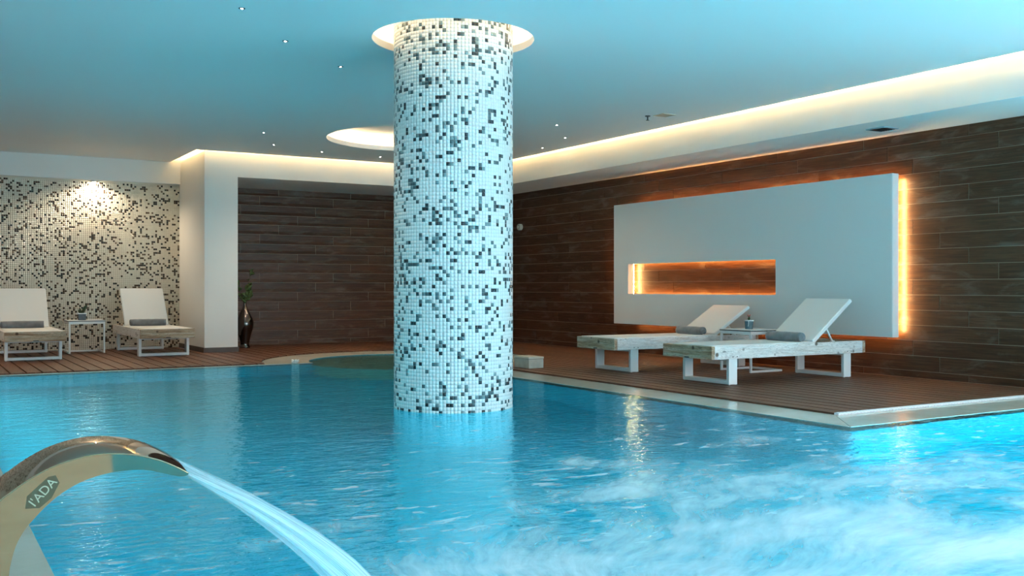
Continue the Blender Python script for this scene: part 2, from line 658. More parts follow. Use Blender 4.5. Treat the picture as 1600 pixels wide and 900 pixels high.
def tile_colors(nu, nv, seed, shades, white, frac):
    """pattern of the mosaic: mostly white, dark pieces in small clusters"""
    r = np.random.RandomState(seed)
    base = r.rand(nv, nu)
    sm = r.rand(nv, nu)
    for _ in range(2):
        sm = (sm + np.roll(sm, 1, 0) + np.roll(sm, -1, 0) + np.roll(sm, 1, 1) + np.roll(sm, -1, 1)) / 5
    sm = (sm - sm.mean()) / sm.std()
    score = base + 0.07 * sm
    thr = np.quantile(score, 1 - frac)
    mask = score > thr
    pick = r.choice(len(shades), size=(nv, nu), p=[s[0] for s in shades])
    col = np.empty((nv, nu, 3))
    col[:] = white
    col *= (0.96 + 0.06 * r.rand(nv, nu, 1))
    sc = np.array([s[1] for s in shades])
    var = 0.8 + 0.4 * r.rand(nv, nu, 1)
    col[mask] = (sc[pick] * var)[mask]
    return col.reshape(-1, 3)


# ================================================================== SETTING
ZC = 2.70      # ceiling underside
ZS = 2.383     # soffit underside
ZT = 3.0       # top of everything
XW = 8.3627    # right wall
YB = 15.06     # rear wall
XF = 7.506     # right fascia
YF = 13.603    # rear fascia
XE, YE = 7.357, 13.459
COL = (3.50, 6.65)
COLR = 0.4475
H1 = (3.43, 6.52, 0.595)
H2 = (5.335, 11.165, 1.07)
JC = (5.22, 11.22)
JR_IN, JR_OUT = 1.15, 1.70
PX0, PX1, PY0 = 0.385, 5.135, -2.0
PYF = 11.29   # far pool edge
PYN = 4.335   # near edge of the right deck's coping
DXE, DYE = 5.53, 4.81  # right deck edges
DYL = 11.37   # far deck edge
ZCOP, ZWAT = -0.012, -0.0138

# ---- ceiling plate with two round openings
def ceiling_plate():
    bm = bmesh.new()
    outer = [(-4, -4.2), (XE, -4.2), (XE, YE), (3.25, YE), (3.25, 14.985), (-4, 14.985)]
    def loop(pts):
        vs = [bm.verts.new((x, y, ZC)) for x, y in pts]
        return [bm.edges.new((vs[i], vs[(i + 1) % len(vs)])) for i in range(len(vs))]
    es = loop(outer)
    for cx, cy, r in (H1, H2):
        es += loop([(cx + r * math.cos(2 * PI * i / 96), cy + r * math.sin(2 * PI * i / 96)) for i in range(96)])
    bmesh.ops.triangle_fill(bm, use_beauty=True, edges=es)
    # drop faces inside the holes if any
    bad = [f for f in bm.faces if any((f.calc_center_median().xy - Vector((cx, cy))).length < r * 0.95 for cx, cy, r in (H1, H2))]
    if bad:
        bmesh.ops.delete(bm, geom=bad, context='FACES')
    r = bmesh.ops.extrude_face_region(bm, geom=bm.faces[:])
    for v in r['geom']:
        if isinstance(v, bmesh.types.BMVert):
            v.co.z += 0.02
    return obj('ceiling', bm, CEIL)


ceil = struct(ceiling_plate())

def cove(cx, cy, r, depth, name):
    """recess above a round opening: lip, lit trough, dome"""
    bm = bmesh.new()
    lathe(bm, [(r, ZC + 0.02), (r, ZC + 0.055), (r + 0.012, ZC + 0.055), (r + 0.012, ZC + 0.02)], 96, cx, cy)
    lathe(bm, [(r + 0.012, ZC + 0.021), (r + 0.17, ZC + 0.021), (r + 0.17, ZC + depth), (0, ZC + depth + 0.02)], 96, cx, cy)
    obj('cove_shell', bm, CEIL, ceil, smooth=False)
    bm = bmesh.new()
    lathe(bm, [(r + 0.055, ZC + 0.045), (r + 0.07, ZC + 0.045), (r + 0.07, ZC + 0.030), (r + 0.055, ZC + 0.030)], 96, cx, cy, close=True)
    obj('led_strip', bm, LEDR, ceil)


cove(*H1, 0.20, 'a')
cove(*H2, 0.20, 'b')

# ---- perimeter slot with warm LED: trough behind the ceiling edge
bm = bmesh.new()
lip = 0.028
bx(bm, XE - 0.012, XE, -4.2, YE, ZC + 0.02, ZC + lip)
bx(bm, 3.25, XE - 0.012, YE - 0.012, YE, ZC + 0.02, ZC + lip)
bx(bm, 3.238, 3.25, YE - 0.012, 14.985, ZC + 0.02, ZC + lip)
obj('slot_lip', bm, CEIL, ceil)
bm = bmesh.new()
bx(bm, XE - 0.075, XE - 0.060, -4.2, YE - 0.06, ZC + 0.022, ZC + 0.040)
bx(bm, 3.19, XE - 0.075, YE - 0.075, YE - 0.060, ZC + 0.022, ZC + 0.040)
bx(bm, 3.175, 3.19, YE - 0.075, 14.95, ZC + 0.022, ZC + 0.040)
obj('led_strip', bm, LEDW, ceil)
bm = bmesh.new()   # plenum wall behind the strip and its lid
bx(bm, XE - 0.30, XE - 0.28, -4.2, YE - 0.28, ZC + 0.02, ZC + 0.20)
bx(bm, 3.0, XE - 0.28, YE - 0.30, YE - 0.28, ZC + 0.02, ZC + 0.20)
bx(bm, 2.95, 2.97, YE - 0.30, 14.985, ZC + 0.02, ZC + 0.20)
bx(bm, XE - 0.30, XF, -4.2, YF, ZC + 0.20, ZC + 0.22)
bx(bm, 2.95, XE - 0.30, YE - 0.30, YF, ZC + 0.20, ZC + 0.22)
bx(bm, 2.95, 3.391, YF, 14.985, ZC + 0.20, ZC + 0.22)
obj('slot_plenum', bm, CEIL, ceil)
struct(obj('trim_1', box(-4.2, XW + 0.2, -4.4, YB + 0.2, ZT, ZT + 0.05), CEIL))

# ---- right fascia + soffit, rear lintel + pillar
struct(obj('trim_2', box(XF, XW, -4.2, YB, ZS, ZT), WHITE))
bm = bmesh.new()
bx(bm, 3.838, XF, YF, YB, ZS, ZT)
struct(obj('trim_3', bm, WHITE))
pil = struct(obj('wall_pillar', box(3.391, 3.838, YF, YB, 0, ZT), WHITE))
bm = bmesh.new()
bx(bm, 3.379, 3.850, YF - 0.012, YF, 0.0, 0.066)
bx(bm, 3.379, 3.391, YF, YB - 0.02, 0.0, 0.066)
bx(bm, 3.838, 3.850, YF, YB - 0.02, 0.0, 0.066)
struct(obj('baseboard_pillar', bm, BASEB))
# beam above the mosaic wall
struct(obj('trim_4', box(-4.2, 3.391, 14.985, YB + 0.15, ZS, ZT), WHITE))

# ---- mosaic wall (left rear)
wm = struct(obj('wall_rear_left', box(-4.2, 3.391, YB, YB + 0.15, -0.1, ZS), GROUTB))
P_ = 0.0262
nu, nv = int((3.391 + 1.6) / P_), int(ZS / P_)
uu, vv = np.meshgrid(np.arange(nu), np.arange(nv))
org = np.stack([3.391 - (uu.reshape(-1) + 0.5) * P_, np.full(nu * nv, YB), (vv.reshape(-1) + 0.5) * P_], 1)
hs = P_ * 0.478
sh = [(0.45, (0.012, 0.010, 0.009)), (0.35, (0.06, 0.040, 0.025)), (0.20, (0.16, 0.12, 0.085))]
tile_sheet('mosaic_tiles', org, np.tile([hs, 0, 0], (len(org), 1)), np.tile([0, 0, hs], (len(org), 1)), np.tile([0, -0.0014, 0], (len(org), 1)),
           tile_colors(nu, nv, 3, sh, np.array([0.70, 0.64, 0.54]), 0.215), wm, TILE)

# ---- wood-look plank walls
RH = 0.1472
LEN = 1.184
wr = struct(obj('wall_right', box(XW, XW + 0.2, 4.36, YB + 0.2, -0.1, ZS), GROUTW))
wb = struct(obj('wall_rear', box(3.838, XW, YB, YB + 0.15, -0.1, ZS), GROUTW))
GAP = 0.0045
# z rows
rows = [(-0.0, 0.068)] + [(0.068 + RH * k, 0.068 + RH * (k + 1)) for k in range(16)]
rows = [(a, min(b, ZS)) for a, b in rows if a < ZS - 0.01]
# joint phase per row (Y on the right wall): rows counted from the second one
jo = [6.008, 6.301, 5.41, 5.705]
mesh_cache = {}

def plank(kind, u0, u1, z0, z1, parent):
    if u1 - u0 < 0.02:
        return
    key = (kind, round(u1 - u0, 4), round(z1 - z0, 4))
    if key not in mesh_cache:
        bm = bmesh.new()
        a = (u1 - u0) / 2 - 0.0032
        h = (z1 - z0) / 2 - GAP / 2
        if kind == 'r':
            bx(bm, -0.005, 0.0, -a, a, -h, h)
        else:
            # rear planks are shiplap boards: flat above, flaring out towards the foot
            hm = -h + 0.34 * 2 * h
            prof_ = [(0.0, -h), (-0.013, -h), (-0.013, -h + 0.004), (-0.005, hm), (-0.005, h), (0.0, h)]
            A_ = [bm.verts.new((-a, y_, z_)) for y_, z_ in prof_]
            B_ = [bm.verts.new((a, y_, z_)) for y_, z_ in prof_]
            bm.faces.new(A_)
            bm.faces.new(B_[::-1])
            for q_ in range(6):
                bm.faces.new((A_[q_], A_[(q_ + 1) % 6], B_[(q_ + 1) % 6], B_[q_]))
        bmesh.ops.recalc_face_normals(bm, faces=bm.faces[:])
        me = bpy.data.meshes.new('plank')
        bm.to_mesh(me)
        bm.free()
        me.materials.append(PLANK)
        mesh_cache[key] = me
    o = bpy.data.objects.new('plank', mesh_cache[key])
    c = (u0 + u1) / 2
    o.location = (XW, c, (z0 + z1) / 2) if kind == 'r' else (c, YB, (z0 + z1) / 2)
    link(o, parent)


for i, (z0, z1) in enumerate(rows):
    ph = jo[(i - 1) % 4]
    y = ph
    while y > 4.4:
        y -= LEN
    while y < YB:
        plank('r', max(y, 4.4), min(y + LEN, YB - 0.014), z0, z1, wr)
        y += LEN
    x = 3.4 + (ph - 5.41) * 1.0
    while x > 3.84:
        x -= LEN
    while x < XW:
        plank('b', max(x, 3.84), min(x + LEN, XW - 0.012), z0, z1, wb)
        x += LEN

# ---- rest of the shell (outside the frame, seen in reflections)
bm = bmesh.new()   # right wall towards the camera, with its window opening
bx(bm, XW, XW + 0.2, 3.2, 4.36, -0.1, ZS)
bx(bm, XW, XW + 0.2, -4.2, -2.8, -0.1, ZS)
bx(bm, XW, XW + 0.2, -2.8, 3.2, -0.1, 0.35)
bx(bm, XW, XW + 0.2, -2.8, 3.2, 2.3, ZS)
struct(obj('wall_right_front', bm, WHITE))
bm = bmesh.new()   # wall behind the camera with its window opening
bx(bm, -4.2, 2.2, -4.2, -4.0, -0.1, ZT)
bx(bm, 8.0, XW + 0.2, -4.2, -4.0, -0.1, ZT)
bx(bm, 2.2, 8.0, -4.2, -4.0, -0.1, 0.35)
bx(bm, 2.2, 8.0, -4.2, -4.0, 2.3, ZT)
struct(obj('wall_front', bm, WHITE))
struct(obj('wall_left', box(-4.2, -4.0, -4.2, YB, -0.1, ZT), WHITE))
for nme, a in (('window_1', [(2.2 + 1.45 * i, 0, 0) for i in range(1, 4)]), ('window_2', [(-2.8 + 2.0 * i, 0, 1) for i in range(1, 3)])):
    bm = bmesh.new()
    if nme == 'window_1':
        for x, _, _ in a:
            bx(bm, x - 0.03, x + 0.03, -4.15, -4.05, 0.35, 2.3)
        bx(bm, 2.2, 8.0, -4.15, -4.05, 0.35, 0.40)
        bx(bm, 2.2, 8.0, -4.15, -4.05, 2.25, 2.3)
    else:
        for y, _, _ in a:
            bx(bm, XW + 0.05, XW + 0.15, y - 0.03, y + 0.03, 0.35, 2.3)
        bx(bm, XW + 0.05, XW + 0.15, -2.8, 3.2, 0.35, 0.40)
        bx(bm, XW + 0.05, XW + 0.15, -2.8, 3.2, 2.25, 2.3)
    struct(obj(nme, bm, METALW))

# ---- floor: substrate, deck boards, coping
def water_outline(n=56):
    a0 = math.atan2(-math.sqrt(JR_IN ** 2 - (PX1 - JC[0]) ** 2), PX1 - JC[0])
    a1 = math.atan2(PYF - JC[1], -math.sqrt(JR_IN ** 2 - (PYF - JC[1]) ** 2))
    if a1 < 0:
        a1 += 2 * PI
    pts = [(PX0, PY0), (XW, PY0), (XW, PYN), (PX1, PYN)]
    for i in range(n + 1):
        a = a0 + (a1 - a0) * i / n
        pts.append((JC[0] + JR_IN * math.cos(a), JC[1] + JR_IN * math.sin(a)))
    pts.append((PX0, PYF))
    return pts, a0, a1


OUT, A0, A1 = water_outline()

def ring_poly(bm, pts, z0, z1, mat=0):
    """side walls only"""
    a = [bm.verts.new((x, y, z0)) for x, y in pts]
    b = [bm.verts.new((x, y, z1)) for x, y in pts]
    n = len(pts)
    for i in range(n):
        bm.faces.new((a[i], a[(i + 1) % n], b[(i + 1) % n], b[i])).material_index = mat
    return a, b


bm = bmesh.new()
a, b = ring_poly(bm, OUT, -1.35, -0.0145)
bm.faces.new(a)
basin = struct(obj('pool_basin', bm, POOLT))
# normals of the basin must face the water: recalc makes them outward of the open shell, fine for a two-sided diffuse
bm = bmesh.new()
lathe(bm, [(0, -0.50), (JR_IN - 0.35, -0.50), (JR_IN - 0.35, -0.30), (JR_IN - 0.001, -0.30), (JR_IN - 0.001, -1.349)], 64, JC[0], JC[1])
obj('bench', bm, BENCHT, basin)

fl = struct(obj('floor', box(-4.0, XW, DYL - 0.15, YB, -0.2, -0.03), GROUTW))
bm = bmesh.new()
# replace the simple slab by pieces that leave the round pool free
bpy.data.objects.remove(fl)
def slab_outline_pieces(bm, z0, z1, rin):
    # left far part
    pts = [(-4.0, PYF + 0.0), (-4.0, YB), (XW, YB), (XW, PYN), (PX1, PYN)]
    aa0 = math.atan2(-math.sqrt(rin ** 2 - (PX1 - JC[0]) ** 2), PX1 - JC[0])
    aa1 = math.atan2(PYF - JC[1], -math.sqrt(rin ** 2 - (PYF - JC[1]) ** 2))
    if aa1 < 0:
        aa1 += 2 * PI
    for i in range(57):
        t = aa0 + (aa1 - aa0) * i / 56
        pts.append((JC[0] + rin * math.cos(t), JC[1] + rin * math.sin(t)))
    prism(bm, pts, z0, z1)


slab_outline_pieces(bm, -0.2, -0.030, JR_IN + 0.002)
prism(bm, [(-4.0, -4.0), (XW, -4.0), (XW, PY0 - 0.002), (PX0 - 0.002, PY0 - 0.002), (PX0 - 0.002, PYF), (-4.0, PYF)], -0.2, -0.030)
floor = struct(obj('floor', bm, simple('dark_substrate', (0.02, 0.014, 0.010), 0.9)))

# deck boards (all run along Y)
BW = 0.15
BG = 0.018

def circ_y(x, r, sgn):
    d = r * r - (x - JC[0]) ** 2
    return JC[1] + sgn * math.sqrt(d) if d > 0 else None


def board(x0, x1, lowf, highf):
    n = 6
    xs = [x0 + (x1 - x0) * i / n for i in range(n + 1)]
    lo = [(x, lowf(x)) for x in xs]
    hi = [(x, highf(x)) for x in xs]
    if max(h[1] - l[1] for h, l in zip(hi, lo)) < 0.02:
        return
    hi = [(x, max(y, lowf(x) + 0.001)) for x, y in hi]
    if all(abs(lo[i][1] - lo[0][1]) < 1e-6 for i in range(n + 1)) and all(abs(hi[i][1] - hi[0][1]) < 1e-6 for i in range(n + 1)):
        lo = [lo[0], lo[-1]]
        hi = [hi[0], hi[-1]]
    bm = bmesh.new()
    prism(bm, lo + hi[::-1], -0.028, 0.0)
    obj('deck_board', bm, DECK, floor)


RO = JR_OUT + 0.004
x = DXE
while x < XW - 0.02:          # right deck and what lies behind it
    x0, x1 = x + BG / 2, min(x + BW, XW - 0.014) - BG / 2
    if circ_y(x0, RO, 1) is not None or circ_y(x1, RO, 1) is not None:
        board(x0, x1, lambda q: DYE, lambda q: circ_y(q, RO, -1) or JC[1])
        board(x0, x1, lambda q: circ_y(q, RO, 1) or JC[1], lambda q: YB - 0.016)
    else:
        board(x0, x1, lambda q: DYE, lambda q: YB - 0.016)
    x += BW
x = DXE - BW
while x > -1.9:               # far deck in front of the mosaic wall
    x0, x1 = x + BG / 2, x + BW - BG / 2
    top = YB - 0.004
    segs = []
    if x1 > 3.379 and x0 < 3.85:
        top = YF - 0.014
    lf = (lambda q: max(DYL, circ_y(q, RO, 1) or 0))
    board(x0, x1, lf, lambda q, t=top: t)
    if top < 14:   # the strips beside the pillar
        if x0 < 3.36:
            board(x0, min(x1, 3.377), lambda q: YF - 0.012, lambda q: YB - 0.004)
        if x1 > 3.87:
            board(max(x0, 3.852), x1, lambda q: YF - 0.012, lambda q: YB - 0.016)
    x -= BW

# coping stones
def cop(pts):
    bm = bmesh.new()
    prism(bm, pts, -0.029, ZCOP)
    obj('coping_stone', bm, STONE, floor)


g_ = 0.0015
# right strip, 45 degree mitre at the corner
y_end = JC[1] - math.sqrt(JR_OUT ** 2 - (PX1 - JC[0]) ** 2)
ys = [PYN, 5.6, 6.8, 8.0, y_end + 0.0]
for i in range(len(ys) - 1):
    a_, b_ = ys[i] + g_, ys[i + 1] - g_
    if i == 0:
        cop([(PX1 + 0.002, PYN + 0.005), (DXE - 0.033, DYE - 0.043), (DXE - 0.004, DYE - 0.043), (DXE - 0.004, b_), (PX1 + 0.002, b_)])
    elif i == len(ys) - 2:
        yo = JC[1] - math.sqrt(JR_OUT ** 2 - (DXE - 0.004 - JC[0]) ** 2)
        cop([(PX1 + 0.002, a_), (DXE - 0.004, a_), (DXE - 0.004, yo - g_), (JC[0] + 0.14, JC[1] - math.sqrt(JR_OUT ** 2 - 0.14 ** 2) - g_), (PX1 + 0.002, y_end - g_)])
    else:
        cop([(PX1 + 0.002, a_), (DXE - 0.004, a_), (DXE - 0.004, b_), (PX1 + 0.002, b_)])
xs = [PX1, 6.5, 7.5, XW]
for i in range(3):
    if i == 0:
        cop([(PX1 + 0.006, PYN + 0.002), (xs[1] - g_, PYN + 0.002), (xs[1] - g_, DYE - 0.045), (DXE - 0.031, DYE - 0.045)])
    else:
        cop([(xs[i] + g_, PYN + 0.002), (xs[i + 1] - g_, PYN + 0.002), (xs[i + 1] - g_, DYE - 0.045), (xs[i] + g_, DYE - 0.045)])
# ring round the small pool
nseg = 7
aa0 = math.atan2(y_end - JC[1], PX1 - JC[0])
aaI = A0
a1o = math.atan2(DYL - JC[1], -math.sqrt(JR_OUT ** 2 - (DYL - JC[1]) ** 2))
a1o = a1o if a1o > 0 else a1o + 2 * PI
for i in range(nseg):
    s0 = aa0 + (a1o - aa0) * i / nseg + 0.001
    s1 = aa0 + (a1o - aa0) * (i + 1) / nseg - 0.001
    pts = [(JC[0] + JR_OUT * math.cos(s0 + (s1 - s0) * k / 10), JC[1] + JR_OUT * math.sin(s0 + (s1 - s0) * k / 10)) for k in range(11)]
    i0, i1 = max(s0, A0) if i else A0, (s1 if i < nseg - 1 else A1)
    pts += [(JC[0] + (JR_IN + 0.002) * math.cos(i1 + (i0 - i1) * k / 10), JC[1] + (JR_IN + 0.002) * math.sin(i1 + (i0 - i1) * k / 10)) for k in range(11)]
    cop(pts)
# far strip
xi = JC[0] - math.sqrt(JR_OUT ** 2 - (PYF - JC[1]) ** 2)
xs = [PX0 - 1.6, 0.385, 1.4, 2.4, xi - 0.003]
for i in range(4):
    cop([(xs[i] + g_, PYF + 0.002), (xs[i + 1] - g_, PYF + 0.002), (xs[i + 1] - g_, DYL - 0.003), (xs[i] + g_, DYL - 0.003)])
xj = JC[0] - math.sqrt(JR_IN ** 2 - (PYF - JC[1]) ** 2)
cop([(xi, PYF + 0.002), (xj - 0.003, PYF + 0.002), (xj - 0.003, PYF + 0.02), (xi, PYF + 0.06)])
# left strip along the pool
y = PYF
while y > -3.9:
    y2 = max(y - 1.2, -4.0)
    for x0, x1 in ((-0.31, PX0 - 0.002), (-1.01, -0.313), (-1.71, -1.013), (-2.9, -1.713), (-4.0, -2.903)):
        cop([(x0, y2 + g_), (x1, y2 + g_), (x1, y - g_), (x0, y - g_)])
    y = y2
for i in range(5):
    x0 = PX0 + i * 1.6
    cop([(x0 + g_, -4.0), (min(x0 + 1.6, XW) - g_, -4.0), (min(x0 + 1.6, XW) - g_, PY0 - 0.003), (x0 + g_, PY0 - 0.003)])

# water surface
bm = bmesh.new()
ed = []
for loop_ in (OUT, [(COL[0] + (COLR - 0.0025) * math.cos(2 * PI * i / 64), COL[1] + (COLR - 0.0025) * math.sin(2 * PI * i / 64)) for i in range(64)]):
    vs = [bm.verts.new((x, y, ZWAT)) for x, y in loop_]
    ed += [bm.edges.new((vs[i], vs[(i + 1) % len(vs)])) for i in range(len(vs))]
bmesh.ops.triangle_fill(bm, use_beauty=True, edges=ed)
bad = [f for f in bm.faces if (f.calc_center_median().xy - Vector(COL)).length < COLR * 0.9 and all((v.co.xy - Vector(COL)).length < COLR + 0.01 for v in f.verts)]
if bad:
    bmesh.ops.delete(bm, geom=bad, context='FACES')
for f in bm.faces:
    f.normal_update()
    if f.normal.z < 0:
        f.normal_flip()
me = bpy.data.meshes.new('pool_water')
bm.to_mesh(me)
bm.free()
me.materials.append(WATER)
wo = link(bpy.data.objects.new('pool_water', me))
tag(wo, 'rippled turquoise pool water with white foam stirred up in the foreground', 'water', kind='stuff')

# drainage channel along the front edge of the right deck
t = thing('drain_channel', 'narrow white metal drain grating along the front edge of the right deck', 'drain', (DXE, DYE - 0.04, -0.03))
bm = bmesh.new()
Lc = XW - DXE - 0.01
bx(bm, 0, Lc, -0.003, 0.006, 0.0262, 0.0315)
bx(bm, 0, Lc, 0.001, 0.005, 0.0, 0.0190)
k = 0.0
while k < Lc - 0.02:
    bx(bm, k, k + 0.014, 0.001, 0.005, 0.019, 0.0262)
    k += 0.034
bx(bm, 0, Lc, 0.034, 0.039, 0.0, 0.032)
obj('rail', bm, METALW, t)
obj('gutter', box(0, Lc, 0.006, 0.034, 0.0, 0.010), BLACK, t)
bm = bmesh.new()
k = 0.0
while k < Lc - 0.02:
    bx(bm, k + 0.008, k + 0.026, 0.006, 0.034, 0.024, 0.031)
    k += 0.034
o = obj('grating_bar', bm, METALW, t)
o['kind'] = 'stuff'

# ================================================================== COLUMN
col = thing('mosaic_column', 'thick round column clad in white, grey and black mosaic rising from the pool', 'column', (COL[0], COL[1], 0))
bm = bmesh.new()
lathe(bm, [(COLR - 0.003, -0.052), (COLR - 0.003, ZC + 0.19)], 128)
obj('core', bm, GROUT, col, smooth=True)
obj('foot', lathe(bmesh.new(), [(COLR - 0.002, -1.34), (COLR - 0.002, -0.05)], 128), POOLT, col, smooth=True)
nu = 107
ph_ = 2 * PI * COLR / nu
z_lo = -0.05
nv = int((ZC + 0.18 - z_lo) / ph_)
uu, vv = np.meshgrid(np.arange(nu), np.arange(nv))
an = (uu.reshape(-1) + 0.5) * 2 * PI / nu
zz = z_lo + (vv.reshape(-1) + 0.5) * ph_
ct, st = np.cos(an), np.sin(an)
org = np.stack([ct * (COLR - 0.003), st * (COLR - 0.003), zz], 1)
hs = ph_ * 0.486
ud = np.stack([-st * hs, ct * hs, 0 * ct], 1)
vd = np.tile([0, 0, hs], (len(org), 1))
nd = np.stack([ct * 0.0009, st * 0.0009, 0 * ct], 1)
sh = [(0.30, (0.012, 0.022, 0.030)), (0.38, (0.075, 0.115, 0.125)), (0.32, (0.20, 0.265, 0.27))]
tile_sheet('mosaic_tiles', org, ud, vd, nd, tile_colors(nu, nv, 11, sh, np.array([0.80, 0.80, 0.78]), 0.215), col, TILE)

# ================================================================== BACKLIT PANEL
XPF, XPB = 8.205, 8.300
YP0, YP1 = 6.418, 10.916
ZP0, ZP1 = 0.388, 1.992
YO0, YO1 = 7.956, 10.600
ZO0, ZO1 = 0.793, 1.188
pan = thing('backlit_panel', 'large white wall panel with a long glowing slot, standing off the plank wall', 'panel', (XPB, YP0, ZP0))
bm = bmesh.new()
ys = [YP0, YO0, YO1, YP1]
zs = [ZP0, ZO0, ZO1, ZP1]
def frame_solid(bm, ys, zs, x0, x1):
    g = {}
    for xi_, x in enumerate((x0, x1)):
        for i, y in enumerate(ys):
            for j, z in enumerate(zs):
                g[xi_, i, j] = bm.verts.new((x - XPB, y - YP0, z - ZP0))
    for i in range(3):
        for j in range(3):
            if i == 1 and j == 1:
                continue
            for xi_ in (0, 1):
                bm.faces.new([g[xi_, i, j], g[xi_, i + 1, j], g[xi_, i + 1, j + 1], g[xi_, i, j + 1]])
    for i in range(3):
        for j in (0, 3):
            bm.faces.new([g[0, i, j], g[0, i + 1, j], g[1, i + 1, j], g[1, i, j]])
            bm.faces.new([g[0, j, i], g[0, j, i + 1], g[1, j, i + 1], g[1, j, i]])
    for j in (1, 2):
        bm.faces.new([g[0, 1, j], g[0, 2, j], g[1, 2, j], g[1, 1, j]])
        bm.faces.new([g[0, j, 1], g[0, j, 2], g[1, j, 2], g[1, j, 1]])
frame_solid(bm, ys, zs, XPF, XPB)
bmesh.ops.recalc_face_normals(bm, faces=bm.faces[:])
bmesh.ops.bevel(bm, geom=[e for e in bm.edges if len(e.link_faces) == 2 and e.calc_face_angle(0) > 1.0], offset=0.004, segments=2, affect='EDGES')
obj('face_board', bm, PANELM, pan)
def strip(y0, y1, z0, z1, m=LEDP, x0=XPB + 0.004, x1=XPB + 0.012, nmx='led_strip'):
    obj(nmx, box(x0 - XPB, x1 - XPB, y0 - YP0, y1 - YP0, z0 - ZP0, z1 - ZP0), m, pan)


i_ = 0.03
LEDE = emit('golden_led', (1.0, 0.58, 0.20), 170)
LEDS = emit('soft_amber_led', (1.0, 0.42, 0.09), 45)
strip(YP0 + 0.018, YP0 + 0.030, ZP0 + 0.05, ZP1 - 0.05, LEDE)
strip(YP1 - i_ - 0.01, YP1 - i_, ZP0 + 0.1, ZP1 - 0.1)
strip(YP0 + 0.1, YP1 - 0.35, ZP1 - i_ - 0.05, ZP1 - i_ - 0.04)
strip(YP0 + 0.1, YP1 - 0.35, ZP0 + i_ + 0.05, ZP0 + i_ + 0.06)
strip(YO1 + 0.01, YO1 + 0.02, ZO0, ZO1, LEDE)
strip(YO0, YO1, ZO1 + 0.012, ZO1 + 0.022, LEDS)
strip(YO0, YO1, ZO0 - 0.022, ZO0 - 0.012, LEDS)
obj('bracket', box(0, XW - XPB - 0.013, 0.5, 0.56, 0.15, ZP1 - ZP0 - 0.15), METALW, pan)
obj('bracket', box(0, XW - XPB - 0.013, 4.38, 4.41, 0.15, ZP1 - ZP0 - 0.15), METALW, pan)

# ================================================================== LOUNGERS
LW, LL = 0.665, 2.015
RB, RT = 0.235, 0.352
BT = 0.04

def leg_bm(x0, x1):
    bm = bmesh.new()
    y0, y1 = 0.02, LW - 0.02
    tk = 0.034
    bx(bm, x0, x1, y0, y0 + tk, 0.003, RB, bev=0.003)
    bx(bm, x0, x1, y1 - tk, y1, 0.003, RB, bev=0.003)
    bx(bm, x0, x1, y0 + tk, y1 - tk, 0.003, 0.003 + tk, bev=0.003)
    bx(bm, x0, x1, y0 + tk, y1 - tk, RB - 0.022, RB - 0.002, bev=0.003)
    for yy in (y0 + 0.006, y1 - 0.022):
        for xx in (x0 + 0.006, x1 - 0.022):
            bx(bm, xx, xx + 0.016, yy, yy + 0.016, 0.0, 0.0035)
    return bm


